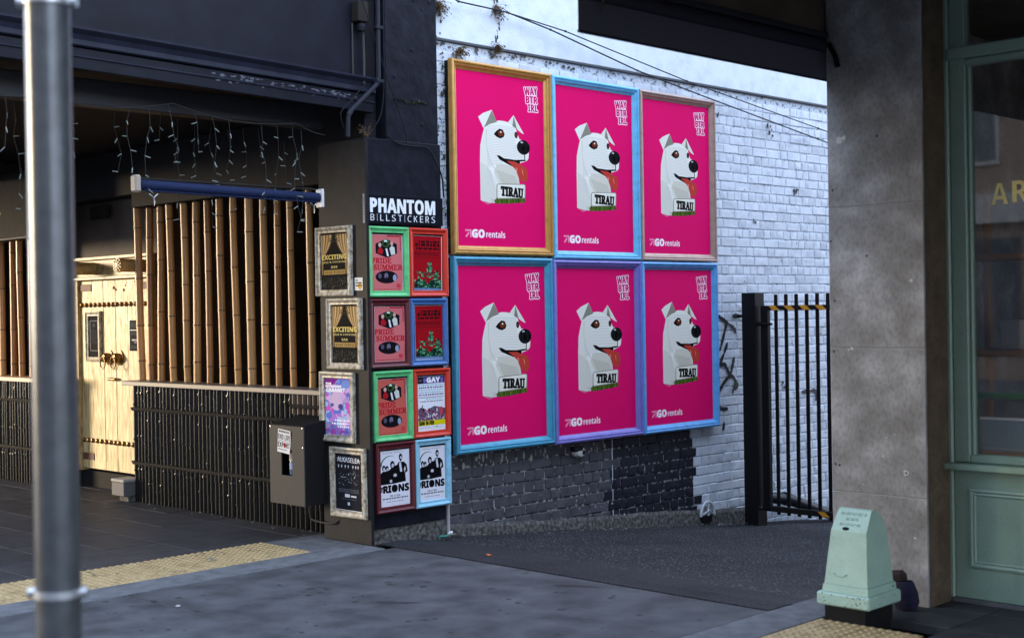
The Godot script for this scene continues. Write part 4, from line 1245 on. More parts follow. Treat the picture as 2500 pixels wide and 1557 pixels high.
	# meter block at the fence end
	var bl := thing("plinth_block", "small grey block with a pale top at the foot of the cane fence", "block", at(-3.42, 0, -0.07))
	part(bl, "body", bx(Vector3(-0.12, 0.05, -0.08), Vector3(0.09, 0.17, 0.09), 0.006), mat("block_grey", lin(0.10, 0.10, 0.105), 0.7))
	part(bl, "top", bx(Vector3(-0.125, 0.17, -0.085), Vector3(0.095, 0.195, 0.095), 0.006), mat("block_pale", lin(0.34, 0.33, 0.31), 0.7))
	part(bl, "foot", bx(Vector3(-0.06, 0.0, -0.05), Vector3(0.09, 0.05, 0.05), 0.006), M["dirty_concrete"])

func stud() -> ArrayMesh:
	if not M.has("stud_mesh"):
		M["stud_mesh"] = MB.new().lathe([Vector2(0.024, 0.0), Vector2(0.022, 0.009), Vector2(0.014, 0.019), Vector2(0.0, 0.023)], 10).mesh()
	return M["stud_mesh"]

func bamboo_mesh(H: float, r: float, seed_: int) -> MB:
	var g := RandomNumberGenerator.new(); g.seed = 300 + seed_
	var mb := MB.new()
	var sides := 14
	var y := 0.0
	var node := g.randf_range(0.05, 0.3)
	var base := [Color(0.60, 0.36, 0.145), Color(0.51, 0.28, 0.105), Color(0.66, 0.43, 0.19), Color(0.47, 0.24, 0.085), Color(0.58, 0.335, 0.125)][seed_ % 5] as Color
	var off := Vector3.ZERO
	while y < H:
		var y1 := minf(y + node, H)
		var o1 := off + Vector3(g.randf_range(-0.004, 0.004), 0, g.randf_range(-0.004, 0.004))
		mb.c = base * g.randf_range(0.85, 1.15)
		mb.tube([Vector3(off.x, y, off.z), off.lerp(o1, 0.06) + Vector3(0, y + 0.02, 0), off.lerp(o1, 0.9) + Vector3(0, y1 - 0.022, 0), Vector3(o1.x, y1 - 0.004, o1.z)], [r * 1.06, r, r * 0.985, r * 1.07], sides, false)
		mb.c = base * 0.16
		mb.tube([Vector3(o1.x, y1 - 0.006, o1.z), Vector3(o1.x, y1 + 0.003, o1.z)], r * 1.085, sides, y1 >= H)
		off = o1
		y = y1
		node = g.randf_range(0.30, 0.46)
	return mb

func cane_mesh(seed_: int) -> MB:
	var g := RandomNumberGenerator.new(); g.seed = 400 + seed_
	var mb := MB.new()
	var pts := []
	var rs := []
	var y := 0.0
	var r := 0.0255
	var next := g.randf_range(0.08, 0.3)
	var ox := 0.0
	while y < 1.0:
		pts.append(Vector3(ox, y, 0)); rs.append(r)
		var y1 := minf(y + next, 1.0)
		if y1 < 0.98:
			pts.append(Vector3(ox, y1 - 0.012, 0)); rs.append(r * 0.97)
			pts.append(Vector3(ox + 0.001, y1 - 0.004, 0)); rs.append(r * 1.2)
			pts.append(Vector3(ox + 0.001, y1 + 0.003, 0)); rs.append(r * 1.2)
			y = y1 + 0.010
		else:
			pts.append(Vector3(ox, 1.0, 0)); rs.append(r * 0.95)
			y = 1.0
		ox += g.randf_range(-0.003, 0.003)
		next = g.randf_range(0.2, 0.36)
	return mb.tube(pts, rs, 10)

func fence_of_canes(f: Node3D, cm: Array, x0: float, x1: float, step: float, y: float, h: float) -> void:
	var x := x0 + 0.03
	while x < x1:
		var o := part(f, "cane", cm[rng.randi() % cm.size()], M["cane_black"], at(x + rng.randf_range(-0.003, 0.003), y + 0.004, -0.108 + rng.randf_range(-0.004, 0.004)))
		o.rotation = Vector3(0, rng.randf_range(0, TAU), rng.randf_range(-0.007, 0.007))
		o.scale = Vector3(rng.randf_range(0.9, 1.08), h - 0.004, 1)
		o.scale.z = o.scale.x
		x += step
	lash(f, x0, x1, y + 0.80, -0.083)
	lash(f, x0, x1, y + 0.335, -0.083)

func lash(f: Node3D, x0: float, x1: float, y: float, z: float) -> void:   # black twine worked round the canes
	var mb := MB.new()
	var n_ := int((x1 - x0) / 0.0298)
	for s in [-1.0, 1.0]:
		var pts := []
		for k in n_ + 1:
			pts.append(Vector3(x0 + k * 0.0298, y + s * 0.011 * (1.0 if k % 2 else -1.0) + rng.randf_range(-0.003, 0.003), z + 0.006 * (1.0 if (k + (0 if s > 0 else 1)) % 2 else -1.0)))
		mb.tube(pts, 0.0085, 6)
	part(f, "lashing", mb, M["rope_black"])

func build_column() -> void:
	var t := thing("corner_column", "square black painted column at the alley corner, covered in small framed posters", "column")
	part(t, "shaft", bx(Vector3(-0.5, 0.10, -0.68), Vector3(0.005, 2.80, 0.028), 0.006), M["black_paint"])
	part(t, "foot", bx(Vector3(-0.49, -0.3, -0.67), Vector3(-0.004, 0.10, 0.02), 0.01), M["dirty_concrete"])
	part(t, "front_board", bx(Vector3(-0.485, 0.004, 0.0285), Vector3(0.045, 2.78, 0.052), 0.003), M["black_board"])
	part(t, "upper_pier", bx(Vector3(-0.5, 2.80, -0.68), Vector3(-0.015, 7.5, -0.19), 0.006), M["black_paint"])
	part(t, "upper_recess", bx(Vector3(-0.6, 2.802, -0.185), Vector3(-0.12, 7.5, -0.08)), M["soffit"])
	# raised render lumps on the upper pier
	var lum := MB.new()
	for k in 9:
		lum.xf = facing_alley(-0.0145, rng.randf_range(2.4, 4.0), rng.randf_range(-0.64, -0.22))
		lum.xf = lum.xf * Transform3D(Basis(Vector3.RIGHT, PI / 2), Vector3.ZERO)
		var r := rng.randf_range(0.005, 0.02)
		lum.lathe([Vector2(r, -0.001), Vector2(r * 0.8, 0.003), Vector2(0.0, 0.005)], 8)
	var lo := part(t, "render_lumps", lum, M["black_paint"])
	lo.set_meta("kind", "stuff")
	var sg := thing("sign_board", "black sign board above the column's coloured posters, in white letters", "sign", facing_alley(0.007, 2.31, -0.312))
	part(sg, "panel", bx(Vector3(-0.358, -0.10, 0.0), Vector3(0.358, 0.10, 0.022), 0.002), M["sign_black"])
	part(sg, "edge_strip", bx(Vector3(-0.364, -0.102, 0.0), Vector3(-0.3585, 0.102, 0.024), 0.001), M["letter_white"])
	lettering(sg, "PHANTOM", "sans bold", Rect2(-0.315, -0.022, 0.595, 0.096), 0.0235, M["letter_white"], 0.0035)
	var word := "BILLSTICKERS"
	var wd := [0.034, 0.007, 0.030, 0.030, 0.034, 0.034, 0.007, 0.036, 0.034, 0.030, 0.034, 0.034]
	var tot := 0.0
	for w in wd:
		tot += w
	var gap := (0.595 - tot) / 11.0
	var x := -0.315
	for k in 12:
		lettering(sg, word[k], "sans", Rect2(x, -0.080, wd[k], 0.044), 0.0235, M["letter_white"])
		x += wd[k] + gap
	sheet("sticker", at(-0.045, 1.795, 0.0555), 0.088, 0.088, M["print_label"], "small square white and yellow sticker on the column board", "sticker", "", 0.0003)

func build_column_posters() -> void:
	var rows := [[1.9475, 0.488], [1.4515, 0.480], [0.9465, 0.488], [0.4485, 0.486]]
	var off := [[0.027, -0.345, -0.348, -0.717], [0.022, -0.346, -0.348, -0.705], [-0.002, -0.361, -0.364, -0.719], [-0.014, -0.372, -0.374, -0.714]]
	var kinds := [["green", "print_pride_rose", "red", "print_tree"], ["maroon", "print_pride_rose", "blue", "print_tree"], ["green", "print_pride_brick", "red", "print_festival"], ["maroon", "print_band", "pale", "print_band"]]
	var what := {"print_pride_rose": "rose pink music poster with hexagon photo", "print_pride_brick": "brick orange music poster with hexagon photo", "print_tree": "dark red poster with a green leafy tree", "print_festival": "white festival poster with purple head and yellow band", "print_band": "white band poster with black figures"}
	var spot := [["at the top of the column", "second from the top of the column"], ["", ""]]
	var col := {"pale": "pale blue"}
	var tier := ["top", "second", "third", "lowest"]
	for r in 4:
		for c in 2:
			var z0: float = off[r][c * 2]
			var z1: float = off[r][c * 2 + 1]
			var w := z0 - z1
			var h: float = rows[r][1]
			var k: String = kinds[r][c * 2]
			var name_: String = col.get(k, k)
			var x := 0.006
			var xf := facing_alley(x, rows[r][0], (z0 + z1) / 2.0)
			picture_frame(xf, w, h, PROFILE_SMALL, M["frame_" + k], "%s frame in the %s tier of the column's alley side" % [name_, tier[r]], "small frames on the column's alley side")
			var pw := w - 0.088
			var ph := h - 0.088
			var sx := rng.randf_range(-0.006, 0.006)
			var xs := facing_alley(x + 0.0055, rows[r][0] - 0.004 + rng.randf_range(-0.004, 0.004), (z0 + z1) / 2.0 + sx)
			xs.basis = xs.basis * Basis(Vector3(0, 0, 1), rng.randf_range(-0.012, 0.012))
			sheet("poster", xs, pw - 0.012, ph - 0.014, M[kinds[r][c * 2 + 1]], "%s in the %s frame, %s tier" % [what[kinds[r][c * 2 + 1]], name_, tier[r]], "poster", "posters on the column's alley side", 0.0012, 0.006 if c == 0 else 0.003, 0.008)
	# street side: four worn silver frames
	var L := [[-0.306, 1.960, 0.398, 0.486, "print_jazz", "topmost", 0.0], [-0.201, 1.453, 0.382, 0.492, "print_jazz", "second", 0.0], [-0.2955, 0.942, 0.384, 0.490, "print_cabaret", "third", 0.0], [-0.188, 0.421, 0.388, 0.486, "print_metal", "lowest", 0.0]]
	var say := {"print_jazz": "black and gold jazz bar poster with curtains", "print_cabaret": "violet and blue cabaret poster with a face", "print_metal": "black concert poster with jagged white title"}
	for q in L:
		var xf := at(q[0], q[1], 0.053)
		xf.basis = Basis(Vector3(0, 0, 1), rng.randf_range(-0.008, 0.012))
		picture_frame(xf, q[2], q[3], PROFILE_SMALL, M["frame_silvered"], "worn silver frame, %s of four on the column's street side" % q[5], "silver frames on the column's street side")
		var xs := at(q[0] - 0.002, q[1] + 0.002, 0.0585)
		xs.basis = Basis(Vector3(0, 0, 1), rng.randf_range(-0.01, 0.01))
		sheet("poster", xs, q[2] - 0.10, q[3] - 0.098, M[q[4]], "%s, %s on the column's street side" % [say[q[4]], q[5]], "poster", "posters on the column's street side", 0.001, 0.003, 0.005 if q[4] != "print_jazz" else 0.0)

func build_big_posters() -> void:
	var F := [["gold", "gold", -0.9, -1.985, 3.471, 2.016], ["sky", "sky blue", -1.99, -3.08, 3.469, 1.999], ["rose", "copper pink", -3.085, -4.168, 3.466, 1.999], ["teal", "teal", -0.89, -1.966, 2.006, 0.530], ["violet", "violet", -1.969, -3.074, 1.996, 0.516], ["azure", "light blue", -3.077, -4.170, 1.996, 0.512]]
	for f in F:
		var w: float = f[2] - f[3]
		var h: float = f[4] - f[5]
		var lower: String = "lower" if f[4] < 2.5 else "upper"
		var xf := facing_alley(-0.143, (f[4] + f[5]) / 2.0, (f[2] + f[3]) / 2.0)
		var fr := picture_frame(xf, w - 0.003, h - 0.004, PROFILE_BIG, M["frame_" + f[0]], "large %s picture frame in the %s row on the brick wall" % [f[1], lower], "large frames on the brick wall")
		part(fr, "batten", bx(Vector3(-w / 2 + 0.006, -h / 2 + 0.012, -0.042), Vector3(w / 2 - 0.006, h / 2 - 0.012, -0.0003)), M["rubber"])
		var xs := facing_alley(-0.143 + 0.006, (f[4] + f[5]) / 2.0, (f[2] + f[3]) / 2.0)
		sheet("poster", xs, w - 0.132, h - 0.136, M["print_dog"], "pink advertising poster of a white dog head in the %s frame" % f[1], "poster", "pink dog posters on the brick wall", 0.0008)

func build_canopy() -> void:
	var t := thing("bar_verandah", "dark blue grey street verandah of the bar with a tall end board", "verandah")
	var tilt := Transform3D(Basis(Vector3.RIGHT, -0.0258), Vector3.ZERO)
	part(t, "end_board", bx(Vector3(-0.14, 3.226, 0.03), Vector3(-0.065, 5.4, 3.4), 0.004), M["canopy_paint"], tilt)
	# rounded gutter band along the end
	var gut := MB.new()
	gut.xf = tilt
	var prof := [Vector2(-0.06, 3.112), Vector2(-0.035, 3.112), Vector2(-0.026, 3.12), Vector2(-0.03, 3.15), Vector2(-0.02, 3.18), Vector2(-0.002, 3.198), Vector2(0.004, 3.206), Vector2(0.004, 3.218), Vector2(-0.06, 3.222)]
	for k in prof.size() - 1:
		var a: Vector2 = prof[k]
		var b: Vector2 = prof[k + 1]
		gut.quad_auto(Vector3(a.x, a.y, -0.03), Vector3(a.x, a.y, 3.4), Vector3(b.x, b.y, 3.4), Vector3(b.x, b.y, -0.03), Vector3(1, 0.6 if k == 7 else (-1.0 if k == 0 else 0.0), 0))
	part(t, "gutter", gut, M["canopy_trim"])
	part(t, "end_fascia", bx(Vector3(-0.10, 2.983, -0.03), Vector3(-0.045, 3.106, 3.4), 0.004), M["canopy_paint"], tilt)
	part(t, "fascia_bead", bx(Vector3(-0.044, 3.050, -0.03), Vector3(-0.036, 3.062, 3.4), 0.002), M["canopy_trim"], tilt)
	part(t, "soffit", bx(Vector3(-14, 3.06, -0.04), Vector3(-0.105, 3.10, 3.4)), M["soffit"], tilt)
	part(t, "deck", bx(Vector3(-14, 3.14, -0.04), Vector3(-0.145, 3.20, 3.4)), M["soffit"], tilt)
	part(t, "street_fascia", bx(Vector3(-14, 2.95, 3.402), Vector3(-0.04, 3.5, 3.45), 0.004), M["canopy_paint"], tilt)
	part(t, "beam", bx(Vector3(-0.52, 2.895, 0.06), Vector3(-0.40, 3.055, 3.38), 0.005), mat("beam_paint", lin(0.022, 0.022, 0.028), 0.5))
	part(t, "beam", bx(Vector3(-5.2, 2.86, 0.06), Vector3(-5.08, 3.055, 3.38), 0.005), M["beam_paint"])
	var peel := MB.new()
	for k in 90:
		var z := rng.randf_range(0.1, 1.3)
		peel.blob(tilt * Vector3(-0.0435 + 0.0006, rng.randf_range(3.068, 3.092) - (0.03 if k % 3 == 0 else 0.0), z), Vector3(0, 0, -3.0), Vector3.UP, rng.randf_range(0.002, 0.007), rng, 6)
	var po := part(t, "paint_flakes", peel, mat("flakes", lin(0.11, 0.12, 0.15), 0.8))
	po.set_meta("kind", "stuff")
	# hanging sign, seen from the side, with its gold letter
	var hs := thing("hanging_sign", "dark hanging sign box with a gold letter under the verandah beyond the pole", "sign", at(-5.0, 2.62, 0.3))
	part(hs, "box", bx(Vector3(-0.7, -0.29, -0.06), Vector3(0.66, 0.29, 0.06), 0.005), M["dark_casing"])
	part(hs, "rim", bx(Vector3(-0.71, -0.31, -0.07), Vector3(0.67, -0.288, 0.07), 0.003), M["black_board"])
	lettering(hs, "I", "serif bold", Rect2(0.02, -0.07, 0.12, 0.29), 0.0615, M["gold_letter"])
	for x in [-0.5, 0.5]:
		part(hs, "hanger", MB.new().tube([Vector3(x, 0.28, 0), Vector3(x, 0.47, 0)], 0.008, 6), M["cable"])
	# blue roller blind
	var rb := thing("roller_blind", "rolled up blue blind hung across the verandah end in front of the bamboo", "blind", at(-0.15, 2.39, 0))
	part(rb, "roll", MB.new().tube([Vector3(0, 0.008, 1.66), Vector3(0, 0, 1.0), Vector3(0, -0.008, 0.31)], 0.033, 16), M["blind_blue"])
	part(rb, "hem_bar", MB.new().tube([Vector3(0.016, -0.026, 1.64), Vector3(0.016, -0.034, 1.0), Vector3(0.016, -0.040, 0.33)], 0.006, 8), M["blind_blue"])
	part(rb, "headbox", bx(Vector3(-0.05, 0.044, 0.31), Vector3(-0.02, 0.056, 1.66), 0.003), M["dark_casing"])
	part(rb, "bracket", bx(Vector3(-0.03, -0.04, 1.665), Vector3(0.035, 0.066, 1.708), 0.010), M["cream_plastic"])
	part(rb, "bracket", bx(Vector3(-0.035, -0.075, 0.285), Vector3(0.04, 0.05, 0.305), 0.005), M["white_plastic"])
	for z in [1.575, 0.36]:
		var hk := MB.new().tube([Vector3(0.014, -0.045, z - 0.03), Vector3(0.016, -0.06, z - 0.01), Vector3(0.016, -0.075, z), Vector3(0.016, -0.06, z + 0.01), Vector3(0.014, -0.045, z + 0.03)], 0.004, 6)
		hk.tube([Vector3(0.016, -0.07, z), Vector3(0.016, -0.10, z - 0.008), Vector3(0.016, -0.125, z), Vector3(0.016, -0.10, z + 0.008), Vector3(0.016, -0.07, z)], 0.004, 6)
		part(rb, "snap_hook", hk, M["steel"])
	# icicle lights along the verandah end
	var il := thing("icicle_lights", "string of unlit icicle lights drooping from the verandah edge above the bamboo", "string lights")
	var hooks := [Vector3(-0.12, 2.94, 3.3), Vector3(-0.10, 2.868, 2.30), Vector3(-0.10, 2.908, 1.45), Vector3(-0.10, 2.865, 0.52), Vector3(-0.08, 2.80, 0.30)]
	var bulb := MB.new().tube([Vector3(0, 0, 0), Vector3(0, -0.006, 0), Vector3(0, -0.010, 0), Vector3(0, -0.036, 0)], [0.0025, 0.0042, 0.0036, 0.003], 6).mesh()
	for k in hooks.size() - 1:
		var pts := []
		for j in 13:
			var s := j / 12.0
			pts.append(hooks[k].lerp(hooks[k + 1], s) - Vector3(0, 0.055 * 4.0 * s * (1.0 - s) * (hooks[k] - hooks[k + 1]).length(), 0))
		part(il, "lead_wire", MB.new().tube(pts, 0.0026, 5), mat("lead", lin(0.012, 0.014, 0.013), 0.8) if not M.has("lead") else M["lead"])
		var n_ := int((hooks[k] - hooks[k + 1]).length() / 0.062)
		for j in n_:
			var s := (j + 0.5) / n_
			if rng.randf() < 0.25:
				continue
			var p: Vector3 = hooks[k].lerp(hooks[k + 1], s) - Vector3(0.30 * (j % 2), 0.055 * 4.0 * s * (1.0 - s), 0)
			var drop := rng.randf_range(0.14, 0.66)
			var w := []
			var y := 0.0
			var q := p
			while y < drop:
				w.append(q)
				var d := rng.randf_range(0.06, 0.12)
				y += d
				q += Vector3(rng.randf_range(-0.02, 0.02), -d, rng.randf_range(-0.022, 0.022))
			w.append(q)
			part(il, "drop_wire", MB.new().tube(w, 0.0019, 5), M["lead"])
			for m in range(1, w.size()):
				var bo := part(il, "bulb", bulb, M["bulb_cap"], Transform3D(Basis.from_euler(Vector3(rng.randf_range(-1.8, 1.8), rng.randf_range(0, TAU), rng.randf_range(-1.2, 1.2))), w[m]))
				bo.set_meta("label", "unlit clear tube bulb") if m == 1 and j == 0 and k == 0 else null
	# services on the pier
	var dp := thing("downpipe", "thin dark downpipe cranked round the verandah end beside the column", "pipe")
	part(dp, "pipe", MB.new().tube([Vector3(0.03, 5.0, -0.10), Vector3(0.03, 3.22, -0.09), Vector3(0.032, 3.17, -0.075), Vector3(0.034, 2.96, 0.165), Vector3(0.034, 2.92, 0.186), Vector3(0.034, 2.785, 0.192)], 0.0155, 10), M["pipe_dark"])
	for y in [3.56, 3.19]:
		part(dp, "clip", bx(Vector3(0.005, y - 0.012, -0.125), Vector3(0.05, y + 0.012, -0.065), 0.003), M["pipe_dark"])
	part(dp, "elbow", MB.new().tube([Vector3(0.034, 2.965, 0.160), Vector3(0.034, 2.93, 0.184)], 0.019, 10), M["pipe_dark"])
	var jb := thing("junction_box", "small dark junction box with a round fitting high beside the downpipe", "box", at(-0.02, 3.63, 0.02))
	part(jb, "case", bx(Vector3(-0.05, -0.04, -0.05), Vector3(0.03, 0.10, 0.04), 0.006), M["dark_casing"])
	part(jb, "round_cap", MB.new().lathe([Vector2(0.032, -0.05), Vector2(0.034, -0.02), Vector2(0.026, 0.0), Vector2(0.0, 0.004)], 12), M["black_paint"], at(0.0, -0.05, -0.005))
	part(jb, "conduit", MB.new().tube([Vector3(0.0, -0.09, -0.02), Vector3(0.0, -0.32, -0.025), Vector3(0.0, -0.46, -0.02)], 0.009, 6), M["meter_grey"])
	part(jb, "conduit", MB.new().tube([Vector3(-0.03, -0.05, 0.05), Vector3(-0.03, -0.42, 0.05)], 0.006, 6), M["meter_grey"])
	var cb := [
		["loose black cable hanging in a curve from the junction box to the column top", [Vector3(0.03, 3.9, 0.12), Vector3(0.035, 3.55, -0.03), Vector3(0.035, 3.25, -0.15), Vector3(0.03, 3.05, -0.25), Vector3(0.025, 2.86, -0.33), Vector3(0.02, 2.78, -0.345)], 0.004],
		["thin cable slack across the verandah end below the junction box", [Vector3(0.0, 3.17, 0.0), Vector3(0.03, 3.02, 0.17), Vector3(0.03, 2.95, 0.24), Vector3(0.03, 2.89, 0.24), Vector3(0.02, 2.84, 0.21)], 0.004],
		["dark cable clipped over the column top down to the sign", [Vector3(0.02, 2.83, -0.16), Vector3(0.022, 2.775, -0.26), Vector3(0.022, 2.765, -0.40), Vector3(0.022, 2.76, -0.54), Vector3(0.024, 2.66, -0.62), Vector3(0.026, 2.55, -0.675), Vector3(0.026, 2.42, -0.685)], 0.006],
		["cable running down behind the downpipe to the column top", [Vector3(0.02, 4.2, -0.15), Vector3(0.025, 3.3, -0.145), Vector3(0.025, 3.0, -0.12), Vector3(0.02, 2.88, -0.06), Vector3(0.0, 2.81, -0.03)], 0.0045]]
	for c in cb:
		var o := thing("cable", c[0], "cable", Transform3D.IDENTITY, "cables on the column")
		part(o, "sheath", MB.new().tube(smooth(c[1]), c[2], 6), M["cable"])
	# weeds and debris on the column's top
	var w2 := thing("wall_weed", "scrap of dry weeds on the ledge of the black column", "weed", at(-0.03, 2.80, -0.03))
	weed(w2, 16, 0.10, Vector3(0, 1, 0.2), M["leaf_dry"])
	var w3 := thing("wall_weed", "thin line of moss growing along a crack in the black pier", "weed", at(-0.015, 3.09, -0.42))
	var lf := MB.new()
	for k in 90:
		var z := rng.randf_range(-0.17, 0.15)
		leaf(lf, Vector3(rng.randf_range(0.0, 0.012), rng.randfn(0.0, 0.006) - (0.02 if absf(z) < 0.06 else 0.0) * rng.randf(), z), rng.randf_range(0.006, 0.014))
	part(w3, "leaves", lf, M["leaf_green"])

func smooth(p: Array) -> Array:
	var c := Curve3D.new()
	for k in p.size():
		var a: Vector3 = p[maxi(k - 1, 0)]
		var b: Vector3 = p[mini(k + 1, p.size() - 1)]
		c.add_point(p[k], -(b - a) / 6.0, (b - a) / 6.0)
	var out := []
	for q in c.tessellate(4, 6):
		out.append(q)
	return out
func leaf(mb: MB, p: Vector3, r: float) -> void:
	var b := Basis.from_euler(Vector3(rng.randf_range(-PI, PI), rng.randf_range(-PI, PI), rng.randf_range(-PI, PI)))
	var nn := b.z
	mb.quad(p - b.x * r * 0.5, p + b.y * r, p + b.x * r * 0.5, p - b.y * r, nn)
func weed(o: Node3D, n_: int, r: float, dir: Vector3, m: Material) -> void:
	var st := MB.new()
	var lf := MB.new()
	for k in n_:
		var e := (dir.normalized() + Vector3(rng.randfn(0, 0.5), rng.randfn(0, 0.4), rng.randfn(0, 0.5))).normalized() * r * rng.randf_range(0.4, 1.1)
		st.tube([Vector3.ZERO, e * 0.5 + Vector3(0, 0.01, 0), e], [0.0016, 0.0012, 0.0006], 4)
		for j in 4:
			leaf(lf, e * rng.randf_range(0.35, 1.0) + Vector3(rng.randfn(0, 0.006), rng.randfn(0, 0.006), rng.randfn(0, 0.006)), rng.randf_range(0.006, 0.014))
	part(o, "stems", st, M["leaf_dry"])
	part(o, "leaves", lf, m)

func build_shop() -> void:
	# concrete pillar
	var p := thing("concrete_pillar", "bare blotchy grey concrete pillar at the corner of the green shop", "pillar", at(3.515, 0, -0.84))
	var ys := [-0.3, 0.570, 1.361, 2.131, 3.304]
	for k in 4:
		part(p, "lift", bx(Vector3(-0.285, ys[k] + 0.0018, -0.21), Vector3(0.285, ys[k + 1] - 0.0018, 0.21), 0.004), M["pillar_concrete"])
	for k in 3:
		part(p, "score_line", bx(Vector3(-0.283, ys[k + 1] - 0.0016, -0.2), Vector3(0.283, ys[k + 1] + 0.0016, 0.2085)), M["score_line"])
	part(p, "stained_return", bx(Vector3(0.2855, 0.0, -0.17), Vector3(0.289, 3.22, 0.198)), M["pillar_side"])
	var g := RandomNumberGenerator.new(); g.seed = 9
	var holes := MB.new()
	var chips := MB.new()
	for q in [[-0.262, 0.72], [-0.235, 0.715], [-0.262, 1.34], [-0.25, 1.62], [-0.05, 1.86], [0.02, 2.5], [-0.255, 2.23], [-0.27, 1.95]]:
		holes.blob(Vector3(q[0], q[1], 0.2107), Vector3.RIGHT, Vector3.UP, 0.0085, g, 9)
	for q in [[0.165, 0.70, 0.017], [0.03, 0.78, 0.006], [0.06, 0.80, 0.005], [0.05, 0.88, 0.004], [0.10, 0.90, 0.004], [-0.21, 2.50, 0.022], [-0.185, 2.51, 0.016], [0.21, 1.72, 0.011], [-0.15, 1.36, 0.010], [-0.17, 1.35, 0.008], [0.21, 0.36, 0.008], [-0.09, 0.62, 0.004]]:
		chips.blob(Vector3(q[0], q[1], 0.2105), Vector3.RIGHT, Vector3.UP, q[2], g, 9)
	holes.blob(Vector3(0.165, 0.70, 0.2110), Vector3.RIGHT, Vector3.UP, 0.007, g, 9)
	part(p, "tie_holes", holes, M["grime"]).set_meta("kind", "stuff")
	part(p, "chips", chips, mat("chip", lin(0.55, 0.54, 0.52), 0.9)).set_meta("kind", "stuff")
	# pale swirls of scrubbed-off glue
	var sw := MB.new()
	for d in [[0.10, 1.66, 0.055, 1.0], [-0.10, 1.42, 0.12, 0.7]]:
		for k in 160:
			var an := g.randf_range(0.6, 6.0) if d[2] < 0.1 else g.randf_range(1.5, 3.9)
			var rr: float = d[2] * g.randf_range(0.86, 1.08)
			sw.blob(Vector3(d[0] + cos(an) * rr, d[1] + sin(an) * rr * 1.1, 0.2104 + k * 0.000001), Vector3.RIGHT, Vector3.UP, g.randf_range(0.002, 0.007), g, 6)
	part(p, "glue_marks", sw, mat("glue", lin(0.25, 0.25, 0.27), 0.8)).set_meta("kind", "stuff")
	# the building behind
	var b := thing("corner_shop", "green shopfront with a large display window beyond the concrete pillar", "shop")
	part(b, "alley_wall", bx(Vector3(3.25, -1.2, -9.5), Vector3(3.45, 3.5, -1.06)), M["pillar_concrete"])
	part(b, "upper_wall", bx(Vector3(3.25, 3.305, -1.05), Vector3(14, 3.6, -0.64)), M["pillar_concrete"])
	part(b, "rear_wall", bx(Vector3(3.25, 3.502, -9.5), Vector3(3.5, 5.4, -1.6)), M["pillar_concrete"])
	part(b, "roof", bx(Vector3(3.502, 3.5, -9.5), Vector3(14, 3.6, -1.06)), M["flashing"])
	part(b, "floor", bx(Vector3(3.46, -0.3, -5.0), Vector3(12, 0.05, -1.08)), M["shop_wall"])
	part(b, "back_wall", bx(Vector3(3.46, 0.06, -5.0), Vector3(12, 3.3, -4.9)), M["shop_wall"])
	part(b, "ceiling", bx(Vector3(3.46, 3.22, -4.9), Vector3(12, 3.32, -1.07)), M["shop_wall"])
	part(b, "side_wall", bx(Vector3(12, -0.3, -5.0), Vector3(12.2, 3.3, -1.0)), M["shop_wall"])
	var G: Material = M["shop_green"]
	var NF := at(0.062, 0.02, 0.13)
	part(b, "corner_post", bx(Vector3(3.655, 0.0, -1.08), Vector3(3.732, 3.22, -0.985), 0.006), G, NF)
	part(b, "corner_bead", bx(Vector3(3.734, 0.0, -1.08), Vector3(3.762, 3.22, -1.0), 0.008), G, NF)
	part(b, "window_stile", bx(Vector3(3.764, 0.728, -1.08), Vector3(3.852, 3.22, -1.015), 0.005), G, NF)
	part(b, "inner_bead", bx(Vector3(3.853, 0.76, -1.08), Vector3(3.872, 2.87, -1.035), 0.006), G, NF)
	part(b, "sill", bx(Vector3(3.735, 0.69, -1.08), Vector3(9.0, 0.725, -0.945), 0.006), G, NF)
	part(b, "bottom_rail", bx(Vector3(3.853, 0.727, -1.08), Vector3(6.2, 0.772, -1.015), 0.006), G, NF)
	part(b, "stall_board", bx(Vector3(3.764, 0.004, -1.08), Vector3(9.0, 0.688, -1.012), 0.003), G, NF)
	for a in [[3.845, 5.10], [5.30, 6.55]]:
		var pan := MB.new()
		var w: float = a[1] - a[0]
		var h := 0.428
		var prof := [[0.0, 0.0], [0.004, 0.010], [0.016, 0.014], [0.026, 0.006], [0.034, 0.010], [0.042, 0.002]]
		pan.xf = at((a[0] + a[1]) / 2.0, 0.381, -1.0118)
		for side in 4:
			var L := w if side % 2 == 0 else h
			var D := h if side % 2 == 0 else w
			pan.xf = at((a[0] + a[1]) / 2.0, 0.381, -1.0118) * Transform3D(Basis(Vector3(0, 0, 1), side * PI / 2), Vector3.ZERO)
			for k in prof.size() - 1:
				var c: Array = prof[k]
				var d: Array = prof[k + 1]
				pan.quad_auto(Vector3(-L / 2 + c[0], D / 2 - c[0], c[1]), Vector3(L / 2 - c[0], D / 2 - c[0], c[1]), Vector3(L / 2 - d[0], D / 2 - d[0], d[1]), Vector3(-L / 2 + d[0], D / 2 - d[0], d[1]), Vector3(0, 0.1, 1))
		part(b, "panel_moulding", pan, G, NF)
	part(b, "transom", bx(Vector3(3.764, 2.872, -1.08), Vector3(9.0, 2.935, -0.985), 0.006), G, NF)
	part(b, "transom_bead", bx(Vector3(3.853, 2.835, -1.08), Vector3(9.0, 2.870, -1.012), 0.006), G, NF)
	part(b, "head", bx(Vector3(3.655, 3.222, -1.08), Vector3(9.0, 3.30, -0.985), 0.004), G, NF)
	part(b, "mullion", bx(Vector3(6.2, 0.727, -1.08), Vector3(6.3, 2.834, -1.0), 0.006), G, NF)
	part(b, "pane", bx(Vector3(3.866, 0.762, -1.062), Vector3(6.205, 2.85, -1.056)), M["glass"], NF)
